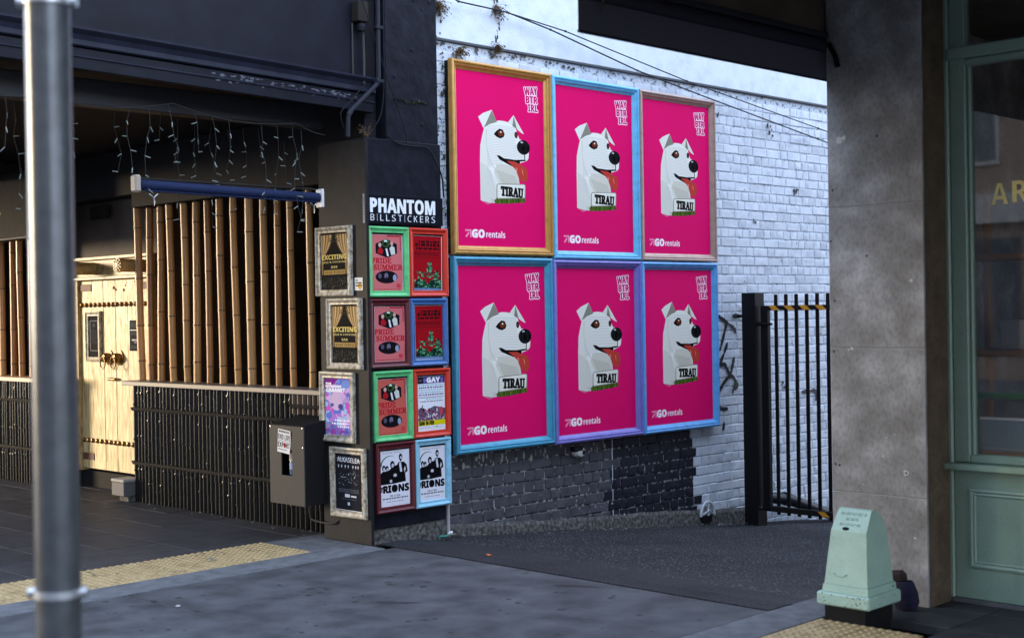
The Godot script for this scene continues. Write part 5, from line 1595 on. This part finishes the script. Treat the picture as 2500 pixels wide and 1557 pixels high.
	part(b, "pane", bx(Vector3(3.853, 2.93, -1.062), Vector3(6.3, 3.225, -1.056)), M["glass"], NF)
	part(b, "pane", bx(Vector3(6.295, 0.726, -1.062), Vector3(9.0, 2.85, -1.056)), M["glass"], NF)
	part(b, "window_film", bx(Vector3(3.874, 0.79, -1.10), Vector3(6.19, 0.955, -1.09)), M["film_blue"], NF)
	part(b, "film_trim", bx(Vector3(3.874, 0.955, -1.105), Vector3(6.19, 0.968, -1.085)), M["white_plastic"], NF)
	part(b, "film_trim", bx(Vector3(3.874, 0.80, -1.0895), Vector3(6.19, 0.806, -1.086)), M["cream_plastic"], NF)
	var gl := thing("window_lettering", "gold capital letters on the shop's display window", "lettering", at(0.062, 0.02, -0.9248))
	lettering(gl, "A", "sans bold", Rect2(3.972, 2.090, 0.092, 0.112), 0.0, M["gold_letter"])
	lettering(gl, "R", "sans bold", Rect2(4.086, 2.096, 0.088, 0.112), 0.0, M["gold_letter"])
	# shelves and goods in the window
	var sh := thing("display_shelving", "wooden shelves standing inside the green shop's window", "shelves", at(3.66, 0.02, -1.32))
	for y in [1.28, 1.815]:
		part(sh, "shelf", bx(Vector3(0.0, y, -0.32), Vector3(2.6, y + 0.032, 0.02), 0.003), M["wood_shelf"])
	for x in [0.0, 1.3, 2.56]:
		part(sh, "upright", bx(Vector3(x, 0.06, -0.32), Vector3(x + 0.035, 2.2, -0.28), 0.003), M["wood_shelf"])
	var goods := [["white_box", "small white box on the lower shelf inside the shop window", Vector3(0.25, 1.313, -0.12), Vector3(0.11, 0.16, 0.1), lin(0.5, 0.5, 0.48)], ["green_folder", "long green box low in the shop window", Vector3(0.42, 1.06, 0.24), Vector3(0.6, 0.03, 0.1), lin(0.05, 0.22, 0.05)], ["brown_carton", "brown carton on the upper shelf inside the shop window", Vector3(0.55, 1.848, -0.14), Vector3(0.2, 0.22, 0.16), lin(0.16, 0.08, 0.04)], ["grey_carton", "grey carton low in the shop window behind the film", Vector3(0.45, 0.97, 0.18), Vector3(0.16, 0.11, 0.12), lin(0.2, 0.2, 0.19)]]
	for q in goods:
		var o := thing(q[0], q[1], "box", at(3.66, 0.02, -1.32) * at(q[2].x, q[2].y, q[2].z))
		var s: Vector3 = q[3]
		part(o, "case", bx(Vector3(-s.x / 2, 0, -s.z / 2), Vector3(s.x / 2, s.y, s.z / 2), 0.003), mat(q[0], q[4], 0.6))
		part(o, "lid", bx(Vector3(-s.x / 2 - 0.002, s.y * 0.8, -s.z / 2 - 0.002), Vector3(s.x / 2 + 0.002, s.y + 0.003, s.z / 2 + 0.002), 0.002), M[q[0]])
	part(b, "display_ledge", bx(Vector3(3.874, 0.74, -1.75), Vector3(6.19, 0.788, -1.11)), M["wood_shelf"], NF)
	part(b, "doorstep", bx(Vector3(3.81, -0.05, -1.0), Vector3(9.0, 0.022, -0.87), 0.004), M["kerb_concrete"])
	# verandah over the shop
	var v := thing("shop_verandah", "dark verandah roof over the footpath of the green shop", "verandah")
	part(v, "soffit", bx(Vector3(3.30, 3.33, -0.65), Vector3(14, 3.37, 3.3)), M["shop_soffit"])
	part(v, "deck", bx(Vector3(3.10, 3.38, -0.65), Vector3(14, 3.48, 3.4)), M["soffit"])
	part(v, "end_fascia", bx(Vector3(3.16, 3.104, -0.90), Vector3(3.22, 3.378, 3.3), 0.004), M["shop_soffit"])
	part(v, "street_fascia", bx(Vector3(3.10, 3.05, 3.302), Vector3(14, 3.378, 3.36), 0.004), M["canopy_paint"])
	for z in [0.4, 1.5, 2.6]:
		part(v, "joist", bx(Vector3(3.17, 3.24, z), Vector3(14, 3.328, z + 0.05), 0.003), M["shop_soffit"])
	var a := thing("awning_blind", "black drop blind rolled half up along the end of the shop verandah", "blind", at(3.2, 0, 0))
	var cl := MB.new()
	for k in 20:
		var z0 := -0.74 + 2.127 * k / 20.0
		var z1 := -0.74 + 2.127 * (k + 1) / 20.0
		var x0 := 0.006 * sin(z0 * 9.0)
		var x1 := 0.006 * sin(z1 * 9.0)
		for s in [0.0, 0.003]:
			cl.quad_auto(Vector3(x0 + s, 2.851, z0), Vector3(x1 + s, 2.851, z1), Vector3(x1 * 0.3 + s, 3.02, z1), Vector3(x0 * 0.3 + s, 3.02, z0), Vector3(1 if s > 0 else -1, 0, 0))
	part(a, "cloth", cl, mat("blind_cloth", lin(0.085, 0.085, 0.115), 0.8))
	part(a, "roll", MB.new().tube([Vector3(0.01, 3.035, -0.78), Vector3(0.01, 3.03, 1.40)], 0.034, 14), M["blind_black"])
	part(a, "hood", bx(Vector3(-0.03, 3.068, -0.78), Vector3(0.05, 3.10, 1.40), 0.004), M["blind_black"])
	part(a, "hem_bar", MB.new().tube([Vector3(0.0, 2.848, -0.68), Vector3(0.0, 2.848, 1.387)], 0.007, 8), M["blind_black"])
	part(a, "bracket", MB.new().tube([Vector3(0.02, 3.05, -0.71), Vector3(0.06, 3.03, -0.62), Vector3(0.10, 2.96, -0.61), Vector3(0.115, 2.90, -0.61)], 0.014, 8), M["gate_black"])
	part(a, "snap_hook", MB.new().tube([Vector3(0.02, 3.03, 1.25), Vector3(0.025, 2.99, 1.245), Vector3(0.025, 2.955, 1.25)], 0.006, 6), M["steel"])

func build_street() -> void:
	# across the street, seen only in the shop window; its end leaves the low sun to the bar front
	var o := thing("opposite_building", "brown two storey building across the street, mirrored in the shop window", "building", at(0, 0, 19.0))
	part(o, "wall", bx(Vector3(-12.0, 0, 0), Vector3(34, 12.0, 8)), M["far_wall"])
	part(o, "cornice", bx(Vector3(-12.2, 12.0, -0.3), Vector3(34.2, 12.5, 8)), M["far_trim"])
	part(o, "shop_band", bx(Vector3(-12.0, 3.2, -0.25), Vector3(34, 3.8, -0.002)), M["far_trim"])
	for i in 12:
		for j in 3:
			var x := -10.5 + i * 3.4
			var w := part(o, "window", bx(Vector3(x, 4.4 + j * 2.6, -0.06), Vector3(x + 1.9, 6.2 + j * 2.6, -0.002)), M["far_trim"])
			for c in 3:
				part(w, "pane", bx(Vector3(x + 0.08 + c * 0.60, 4.5 + j * 2.6, -0.08), Vector3(x + 0.62 + c * 0.60, 6.1 + j * 2.6, -0.062)), M["far_pane"])
		part(o, "shop_window", bx(Vector3(-11.0 + i * 3.4, 0.5, -0.05), Vector3(-8.2 + i * 3.4, 2.9, -0.002)), M["far_pane"])
	var o2 := thing("opposite_building", "narrow brown building across the street, beyond the lane beside the long one", "building", at(0, 0, 19.0))
	part(o2, "wall", bx(Vector3(-26.4, 0, 0), Vector3(-19.4, 12.0, 2.2)), M["far_wall"])
	part(o2, "cornice", bx(Vector3(-26.6, 12.0, -0.3), Vector3(-19.2, 12.5, 2.2)), M["far_trim"])
	for i in 2:
		for j in 3:
			var x := -25.4 + i * 3.2
			var w := part(o2, "window", bx(Vector3(x, 4.4 + j * 2.6, -0.06), Vector3(x + 1.9, 6.2 + j * 2.6, -0.002)), M["far_trim"])
			for c in 3:
				part(w, "pane", bx(Vector3(x + 0.08 + c * 0.60, 4.5 + j * 2.6, -0.08), Vector3(x + 0.62 + c * 0.60, 6.1 + j * 2.6, -0.062)), M["far_pane"])
	# lamp pole at the kerb
	var p := thing("street_pole", "round grey metal pole with two steel straps standing at the kerb", "pole", at(4.354, 0, 4.5))
	part(p, "shaft", MB.new().tube([Vector3(0, -0.1, 0), Vector3(0, 1.6, 0), Vector3(0, 4.6, 0)], 0.0505, 28), M["pole_metal"])
	for y in [2.32, 0.97]:
		var st := part(p, "strap", MB.new().lathe([Vector2(0.0508, y - 0.009), Vector2(0.0545, y - 0.008), Vector2(0.0545, y + 0.008), Vector2(0.0508, y + 0.009)], 28), M["strap"])
		var dirs := [Basis(Vector3.UP, deg_to_rad(44.7))]
		for s in [-1.0, 1.0]:
			var d: Vector3 = dirs[0] * Vector3(s, 0, 0)
			part(st, "bolt_lug", MB.new().tube([Vector3(0, y, 0) + d * 0.052, Vector3(0, y, 0) + d * 0.068], 0.0125, 8), M["strap"])

func build_gate() -> void:
	var z := -4.6
	var gp := thing("gate_post", "thick square black steel gate post beside the brick wall", "post", at(-0.03, alley_y(z), z))
	part(gp, "shaft", bx(Vector3(-0.075, -0.1, -0.075), Vector3(0.075, 1.72 - alley_y(z), 0.075), 0.004), M["gate_black"])
	part(gp, "strike_arm", bx(Vector3(-0.16, 1.92, -0.02), Vector3(-0.076, 1.945, 0.02), 0.003), M["gate_black"])
	for y in [0.16, 1.86]:
		part(gp, "hinge_lug", MB.new().tube([Vector3(0.076, y, 0.02), Vector3(0.098, y, 0.02)], 0.02, 8), M["steel"] if y < 1 else M["gate_black"])
	var t := thing("steel_gate", "black steel bar gate with a yellow striped top rail across the alley", "gate", at(0.07, -0.29, z))
	part(t, "stile", bx(Vector3(0.0, 0.0, -0.025), Vector3(0.075, 1.89, 0.025), 0.003), M["gate_black"])
	part(t, "stile", bx(Vector3(2.93, 0.0, -0.025), Vector3(3.0, 1.89, 0.025), 0.003), M["gate_black"])
	part(t, "top_rail", bx(Vector3(0.0755, 1.846, -0.024), Vector3(2.9295, 1.890, 0.024), 0.002), M["hazard_black"])
	part(t, "bottom_rail", bx(Vector3(0.0755, 0.0, -0.024), Vector3(2.9295, 0.05, 0.024), 0.002), M["hazard_black"])
	var pk := MB.new().cbox(Vector3(-0.017, -0.03, -0.042), Vector3(0.017, 1.992, -0.0245), 0.003).mesh()
	for k in 26:
		part(t, "picket", pk, M["gate_black"], at(0.130 + k * 0.1095, 0, 0))
	for k in 17:
		for r in [1.868, 0.025]:
			if r < 1 and k % 6 != 3:
				continue
			var x := 0.085 + k * 0.163
			part(t, "hazard_stripe", MB.new().prism(PackedVector2Array([Vector2(x, r + 0.021), Vector2(x + 0.075, r + 0.021), Vector2(x + 0.125, r - 0.021), Vector2(x + 0.05, r - 0.021)]), 0.0245, 0.0255), M["hazard_yellow"])
	part(t, "latch", MB.new().tube([Vector3(-0.02, 1.72, 0.035), Vector3(0.13, 1.72, 0.035)], 0.012, 8), M["gate_black"])
	var dp := thing("drain_pipe", "thick dark pipe lying along the wall foot behind the gate", "pipe")
	part(dp, "pipe", MB.new().tube([Vector3(-0.04, -0.20, -4.80), Vector3(-0.02, -0.25, -5.12), Vector3(0.0, -0.45, -5.75), Vector3(0.0, -0.70, -6.8)], 0.055, 12), M["pipe_dark"])
	part(dp, "collar", MB.new().tube([Vector3(-0.025, -0.235, -5.05), Vector3(-0.02, -0.262, -5.15)], 0.064, 12), M["pipe_dark"])

func build_small_things() -> void:
	# cables strung over the white wall
	var runs := [
		["twisted grey cable sagging across the white wall above the frames", [Vector3(-0.11, 4.02, -0.6), Vector3(-0.12, 3.90, -1.0), Vector3(-0.12, 3.893, -1.513), Vector3(-0.10, 3.818, -1.98), Vector3(-0.10, 3.615, -3.06), Vector3(-0.10, 3.50, -3.91), Vector3(-0.10, 3.25, -5.87), Vector3(-0.10, 3.05, -7.5)], 0.006],
		["second cable strung beside the twisted one across the white wall", [Vector3(-0.12, 3.89, -1.53), Vector3(-0.09, 3.826, -2.143), Vector3(-0.09, 3.597, -3.729), Vector3(-0.09, 3.355, -5.86), Vector3(-0.09, 3.17, -7.5)], 0.005]]
	for r in runs:
		var o := thing("cable", r[0], "cable", Transform3D.IDENTITY, "cables across the white wall")
		part(o, "sheath", MB.new().tube(smooth(r[1]), r[2], 6), M["pipe_dark"])
		var ties := MB.new()
		for k in 9:
			var q: Array = smooth(r[1])
			var p: Vector3 = q[int((k + 0.5) / 9.0 * q.size())]
			ties.xf = at(p.x, p.y, p.z)
			ties.cbox(Vector3(-0.008, -0.008, -0.006), Vector3(0.008, 0.008, 0.006), 0.002)
		part(o, "ties", ties, M["cable"])
	# weeds rooted in the white wall
	for q in [["tuft of dry weeds rooted in the crack above the gold frame", Vector3(-0.185, 3.64, -1.46), 46, 0.10, Vector3(0.3, -0.4, 0)], ["long dry creeper hanging down the white plaster near the top", Vector3(-0.185, 3.95, -1.45), 60, 0.14, Vector3(0.2, -1, 0)], ["brown creeper clump where the black pier meets the white plaster", Vector3(-0.185, 3.88, -0.82), 90, 0.14, Vector3(0.3, -0.5, -0.3)], ["dry creeper spilling over the top corner of the gold frame", Vector3(-0.14, 3.56, -1.02), 60, 0.11, Vector3(0.2, -0.8, 0)]]:
		var o := thing("wall_weed", q[0], "weed", at(q[1].x, q[1].y, q[1].z))
		weed(o, q[2], q[3], q[4], M["leaf_dry"])
	var ms := thing("moss", "dark moss growing down the joint between column and gold frame", "moss")
	var lf := MB.new()
	for k in 420:
		var y := rng.randf_range(0.6, 3.5)
		leaf(lf, Vector3(-0.185 + rng.randf_range(0.0, 0.04), y, -0.885 + absf(rng.randfn(0, 0.014)) * (2.0 if sin(y * 5.0) > 0.2 else 0.8)), rng.randf_range(0.005, 0.013))
	part(ms, "leaves", lf, M["leaf_green"])
	ms.set_meta("kind", "stuff")
	# dark batten gap between frames and column
	# vent cowl at the foot of the wall
	var vc := thing("vent_cowl", "half round pale metal vent cowl low on the brick wall by the gate", "vent", facing_alley(-0.182, -0.29, -4.02))
	var ring := []
	for k in 15:
		ring.append(Vector3(cos(PI * k / 14) * 0.10, sin(PI * k / 14) * 0.125, 0.03))
	part(vc, "rim", MB.new().tube(ring, 0.014, 8), mat("vent_paint", lin(0.5, 0.53, 0.56), 0.5))
	part(vc, "rib", MB.new().tube([Vector3(0, 0.0, 0.04), Vector3(0, 0.12, 0.035)], 0.010, 8), M["vent_paint"])
	part(vc, "rib", MB.new().tube([Vector3(-0.08, 0.01, 0.03), Vector3(0, 0.05, 0.045), Vector3(0.08, 0.01, 0.03)], 0.008, 8), M["vent_paint"])
	part(vc, "mouth", bx(Vector3(-0.07, -0.06, 0.0), Vector3(0.07, 0.0, 0.03), 0.005), M["rubber"])
	part(vc, "back", bx(Vector3(-0.085, 0.0, 0.0), Vector3(0.085, 0.085, 0.012), 0.004), M["vent_paint"])
	var wf := thing("wall_fitting", "round white fitting on the grey wall below the violet frame", "fitting", facing_alley(-0.182, 0.43, -2.30))
	part(wf, "cup", MB.new().lathe([Vector2(0.07, 0.0), Vector2(0.072, 0.03), Vector2(0.05, 0.055), Vector2(0.0, 0.058)], 16), mat("fitting_white", lin(0.5, 0.5, 0.48), 0.5), Transform3D(Basis(Vector3.RIGHT, PI / 2), Vector3.ZERO).scaled_local(Vector3(1, 1, 0.6)))
	part(wf, "hood", bx(Vector3(-0.085, 0.01, 0.0), Vector3(0.02, 0.05, 0.06), 0.01), M["rubber"])
	part(wf, "hole", MB.new().lathe([Vector2(0.02, 0.0), Vector2(0.018, 0.004), Vector2(0.0, 0.004)], 10), M["rubber"], Transform3D(Basis(Vector3.RIGHT, PI / 2), Vector3(0.025, 0.0, 0.056)))
	# waste pipe at the column foot
	var wp := thing("waste_pipe", "thin white pipe at the column foot ending in a green tube", "pipe")
	part(wp, "upright", MB.new().tube([Vector3(0.0, 0.24, -0.70), Vector3(0.0, -0.03, -0.70)], 0.012, 8), mat("pipe_white", lin(0.38, 0.38, 0.38), 0.6))
	part(wp, "green_tube", MB.new().tube([Vector3(0.01, -0.02, -0.69), Vector3(0.06, -0.015, -0.62), Vector3(0.10, 0.0, -0.52)], 0.009, 8), mat("tube_green", lin(0.02, 0.22, 0.16), 0.5))
	# grey steel cabinet on the cane fence
	var ub := thing("meter_cabinet", "grey steel cabinet with a cut-out window hung on the cane fence", "cabinet", at(-0.645, 0.53, 0))
	var fp := MB.new()
	var hw := 0.204
	var wx0 := -0.065
	var wx1 := 0.065
	var wy0 := -0.075
	var wy1 := 0.105
	for r in [[-hw, -0.28, hw, wy0], [-hw, wy1, hw, 0.28], [-hw, wy0, wx0, wy1], [wx1, wy0, hw, wy1]]:
		fp.cbox(Vector3(r[0], r[1], 0.242), Vector3(r[2], r[3], 0.25), 0.0)
	part(ub, "front_plate", fp, M["meter_grey"])
	part(ub, "body_side", bx(Vector3(-hw + 0.002, -0.278, -0.05), Vector3(-hw + 0.012, 0.278, 0.242)), M["rubber"])
	part(ub, "body_side", bx(Vector3(hw - 0.012, -0.278, -0.05), Vector3(hw - 0.002, 0.278, 0.242)), M["rubber"])
	var roof := MB.new()
	roof.xf = Transform3D(Basis(Vector3(0, 0, 1), PI / 2) * Basis.IDENTITY, Vector3.ZERO)
	roof.xf = Transform3D.IDENTITY
	roof.quad_auto(Vector3(-hw, 0.282, 0.252), Vector3(hw, 0.282, 0.252), Vector3(hw, 0.33, -0.05), Vector3(-hw, 0.33, -0.05), Vector3.UP)
	roof.quad_auto(Vector3(-hw, 0.276, 0.252), Vector3(hw, 0.276, 0.252), Vector3(hw, 0.324, -0.05), Vector3(-hw, 0.324, -0.05), Vector3.DOWN)
	for s in [-1.0, 1.0]:
		roof.quad_auto(Vector3(s * hw, 0.276, 0.252), Vector3(s * hw, 0.282, 0.252), Vector3(s * hw, 0.33, -0.05), Vector3(s * hw, 0.276, -0.05), Vector3(s, 0, 0))
	roof.quad_auto(Vector3(-hw, 0.276, 0.252), Vector3(hw, 0.276, 0.252), Vector3(hw, 0.282, 0.252), Vector3(-hw, 0.282, 0.252), Vector3.BACK)
	part(ub, "roof", roof, M["rubber"])
	part(ub, "floor", bx(Vector3(-hw + 0.013, -0.278, -0.05), Vector3(hw - 0.013, -0.27, 0.241)), M["rubber"])
	part(ub, "back", bx(Vector3(-hw + 0.013, -0.269, -0.05), Vector3(hw - 0.013, 0.27, -0.04)), M["rubber"])
	part(ub, "conduit", MB.new().tube(smooth([Vector3(0.05, -0.27, 0.10), Vector3(0.06, -0.36, 0.10), Vector3(0.10, -0.40, 0.10), Vector3(0.26, -0.41, 0.08), Vector3(0.33, -0.38, 0.05), Vector3(0.345, -0.26, 0.0)]), 0.007, 6), M["meter_grey"])
	for c in [[-0.19, 0.265], [0.19, 0.265], [0.19, 0.13]]:
		part(ub, "screw", MB.new().lathe([Vector2(0.006, 0.0), Vector2(0.005, 0.003), Vector2(0.0, 0.004)], 8), M["steel"], Transform3D(Basis(Vector3.RIGHT, PI / 2), Vector3(c[0], c[1], 0.2505)))
	var xs := at(-0.645 - 0.025, 0.53 + 0.165, 0.2512)
	xs.basis = Basis(Vector3(0, 0, 1), -0.09)
	sheet("sticker", xs, 0.155, 0.165, M["print_export"], "torn white campaign sticker with black capitals on the steel cabinet", "sticker", "", 0.0004, 0.006)
	var bt := thing("plastic_bottle", "clear bottle with a blue label left in the cabinet's window", "bottle", at(-0.645 + 0.025, 0.53 - 0.072, 0.205))
	part(bt, "bottle", MB.new().lathe([Vector2(0.0, 0.0), Vector2(0.03, 0.001), Vector2(0.032, 0.01), Vector2(0.032, 0.09), Vector2(0.030, 0.105), Vector2(0.015, 0.125)], 16), M["bottle_plastic"])
	part(bt, "label", MB.new().lathe([Vector2(0.0325, 0.04), Vector2(0.0325, 0.085)], 16), mat("bottle_label", lin(0.25, 0.35, 0.6), 0.5))
	var cup := thing("paper_cup", "pale paper cup upturned on the bottle in the cabinet's window", "cup", at(-0.645 + 0.025, 0.53 - 0.072 + 0.1005, 0.205))
	part(cup, "cup", MB.new().lathe([Vector2(0.034, 0.0), Vector2(0.031, 0.065), Vector2(0.0, 0.066)], 16), mat("cup_paper", lin(0.5, 0.45, 0.42), 0.7))
	part(cup, "sleeve", MB.new().lathe([Vector2(0.0345, 0.015), Vector2(0.0325, 0.045)], 16), mat("cup_sleeve", lin(0.30, 0.24, 0.22), 0.7))
	# green cast service pillar in front of the concrete one
	var gb := thing("service_pillar", "pale green cast iron service pillar on a black base before the concrete pillar", "service pillar", at(3.655, 0, -0.17))
	part(gb, "base", bx(Vector3(-0.115, -0.05, -0.135), Vector3(0.118, 0.085, 0.135), 0.004), M["rubber"])
	part(gb, "plinth", bx(Vector3(-0.150, 0.083, -0.165), Vector3(0.150, 0.148, 0.155), 0.008), M["box_green"])
	part(gb, "collar", tapered(Vector2(-0.128, 0.133), Vector2(-0.148, 0.133), 0.149, Vector2(-0.124, 0.129), Vector2(-0.144, 0.129), 0.186), M["box_green"])
	# hood: side profile in (z, y) swept across x, narrowing upward
	var pr := [Vector2(0.120, 0.187), Vector2(0.085, 0.455), Vector2(0.020, 0.556), Vector2(0.0, 0.562), Vector2(-0.045, 0.548), Vector2(-0.082, 0.515), Vector2(-0.105, 0.46), Vector2(-0.116, 0.40), Vector2(-0.136, 0.187)]
	var hood := MB.new()
	var wide := func(y: float) -> float:
		return 0.122 - 0.030 * (y - 0.187) / 0.375
	var R := []
	var Lh := []
	for q in pr:
		R.append(Vector3(wide.call(q.y), q.y, q.x))
		Lh.append(Vector3(-wide.call(q.y), q.y, q.x))
	for k in pr.size() - 1:
		hood.quad_auto(Lh[k], R[k], R[k + 1], Lh[k + 1], Vector3(0, (pr[k].y + pr[k + 1].y) / 2.0 - 0.3, (pr[k].x + pr[k + 1].x) / 2.0))
	for s in [R, Lh]:
		var cc := Vector3(s[0].x * 0.9, 0.33, 0.0)
		for k in pr.size():
			var nn := Vector3(1 if s == R else -1, 0.08, 0).normalized()
			hood.tri(cc, s[k], s[(k + 1) % pr.size()], nn, nn, nn)
	part(gb, "hood", hood, M["box_green"])
	# cast badge and rows of worn raised lettering on the slope
	var rel := MB.new()
	var slope := Transform3D(Basis(Vector3.RIGHT, -0.5716), Vector3(0, 0.5055, 0.0525))
	for r in [[0.038, 9, 0.15], [0.008, 5, 0.075], [-0.022, 8, 0.13]]:
		for k in r[1]:
			var x: float = -r[2] / 2 + r[2] * (k + 0.5) / r[1]
			rel.xf = slope * at(x, r[0], 0.0)
			rel.cbox(Vector3(-0.0045, -0.008, -0.001), Vector3(-0.0022, 0.008, 0.0022), 0.0)
			if k % 3 != 1:
				rel.cbox(Vector3(-0.0021, 0.005, -0.001), Vector3(0.0045, 0.008, 0.0021), 0.0)
			if k % 2 == 0:
				rel.cbox(Vector3(0.0026, -0.008, -0.001), Vector3(0.0046, 0.0045, 0.0022), 0.0)
	part(gb, "raised_marks", rel, M["box_relief"])
	part(gb, "key_hole", MB.new().lathe([Vector2(0.016, -0.001), Vector2(0.015, 0.002), Vector2(0.0, 0.002)], 12), M["rubber"], slope * Transform3D(Basis(Vector3.RIGHT, PI / 2), Vector3(-0.02, -0.046, 0.0)).scaled_local(Vector3(1.3, 1, 0.6)))
	var lip := []
	for k in 9:
		lip.append(Vector3(-0.035 + cos(PI + PI * k / 8) * 0.035, 0.245 + sin(PI + PI * k / 8) * 0.016, 0.1145 + 0.002))
	part(gb, "finger_pull", MB.new().tube(lip, 0.003, 6), M["box_green"])
	part(gb, "screw", MB.new().lathe([Vector2(0.006, 0.0), Vector2(0.0, 0.002)], 8), M["rubber"], Transform3D(Basis(Vector3(0, 0, 1), -PI / 2), Vector3(0.132, 0.168, -0.115)))
	var ch := MB.new()
	var gc := RandomNumberGenerator.new(); gc.seed = 4
	for k in 26:
		var yy := gc.randf_range(0.09, 0.145)
		ch.blob(Vector3(gc.randf_range(-0.14, 0.14), yy, 0.1556), Vector3.RIGHT, Vector3.UP, gc.randf_range(0.0015, 0.005), gc, 6)
	for k in 16:
		ch.blob(Vector3(0.1506, gc.randf_range(0.09, 0.14), gc.randf_range(-0.15, 0.14)), Vector3(0, 0, -1), Vector3.UP, gc.randf_range(0.0015, 0.005), gc, 6)
	part(gb, "paint_chips", ch, M["grime"]).set_meta("kind", "stuff")
	# navy cloth bag slumped against the pillar
	var bg := thing("cloth_bag", "small navy cloth bag slumped between service pillar and concrete pillar", "bag", at(3.735, 0, -0.52))
	part(bg, "sack", MB.new().lathe([Vector2(0.0, 0.0), Vector2(0.058, 0.004), Vector2(0.074, 0.04), Vector2(0.070, 0.09), Vector2(0.055, 0.135), Vector2(0.046, 0.15)], 14), M["navy"], Transform3D(Basis(Vector3(0, 0, 1), 0.10).scaled(Vector3(0.95, 1, 0.7)), Vector3.ZERO))
	part(bg, "folded_top", bx(Vector3(-0.062, 0.135, -0.03), Vector3(0.028, 0.205, 0.03), 0.02), M["dark_brown"], Transform3D(Basis(Vector3(0, 0, 1), 0.14), Vector3(-0.008, 0, 0)))
	# litter
	var g := RandomNumberGenerator.new(); g.seed = 31
	var lt := MB.new()
	for k in 40:
		var z := -0.75 - g.randf() * 3.8
		lt.blob(Vector3(-0.09 + absf(g.randfn(0, 0.05)), alley_y(z) + 0.012, z), Vector3.RIGHT, Vector3(0, 0.3, -1), g.randf_range(0.004, 0.012), g, 6)
	for k in 26:
		lt.blob(Vector3(g.randf_range(-3.3, -0.5), 0.006, -0.07 + absf(g.randfn(0, 0.06))), Vector3.RIGHT, Vector3(0, 0.25, -1), g.randf_range(0.004, 0.012), g, 6)
	var lo := MeshInstance3D.new()
	lo.name = "litter"
	lo.mesh = lt.mesh()
	lo.material_override = mat("litter", lin(0.24, 0.22, 0.19), 0.9)
	add_child(lo)
	tag(lo, "bits of pale litter and dry leaf along the wall foot", "litter")
	lo.set_meta("kind", "stuff")
	var pcs := [["crumpled white paper scrap on the asphalt at the column foot", Vector3(0.12, 0.004, -0.62), lin(0.6, 0.6, 0.6), 0.03], ["small orange wrapper on the asphalt", Vector3(0.93, 0.008, -0.19), lin(0.5, 0.16, 0.04), 0.022], ["pale scrap on the driveway concrete", Vector3(0.72, 0.004, 1.98), lin(0.36, 0.36, 0.37), 0.016], ["silver foil scrap on the yellow tactile paving", Vector3(-0.32, 0.014, 1.08), lin(0.5, 0.5, 0.5), 0.026]]
	for q in pcs:
		var o := thing("litter_scrap", q[0], "litter", at(q[1].x, q[1].y, q[1].z))
		var mb := MB.new()
		for k in 7:
			var b := Basis.from_euler(Vector3(g.randf_range(-0.9, 0.9), g.randf_range(0, TAU), g.randf_range(-0.6, 0.6)))
			var r: float = q[3] * g.randf_range(0.5, 1.0)
			var c := Vector3(g.randfn(0, q[3] * 0.4), q[3] * 0.25, g.randfn(0, q[3] * 0.4))
			mb.quad_auto(c - b.x * r, c - b.z * r * 0.6, c + b.x * r, c + b.z * r * 0.7, Vector3.UP)
		part(o, "scrap", mb, mat("scrap_%d" % pcs.find(q), q[2], 0.7))

func tapered(x0: Vector2, z0: Vector2, y0: float, x1: Vector2, z1: Vector2, y1: float) -> MB:   # a box whose top differs from its foot
	var mb := MB.new()
	var a := [Vector3(x0.x, y0, z0.x), Vector3(x0.y, y0, z0.x), Vector3(x0.y, y0, z0.y), Vector3(x0.x, y0, z0.y)]
	var b := [Vector3(x1.x, y1, z1.x), Vector3(x1.y, y1, z1.x), Vector3(x1.y, y1, z1.y), Vector3(x1.x, y1, z1.y)]
	var c: Vector3 = (a[0] + b[2]) / 2.0
	for k in 4:
		var j := (k + 1) % 4
		mb.quad_auto(a[k], a[j], b[j], b[k], (a[k] + b[j]) / 2.0 - c)
	mb.quad_auto(b[0], b[1], b[2], b[3], Vector3.UP)
	mb.quad_auto(a[0], a[1], a[2], a[3], Vector3.DOWN)
	return mb
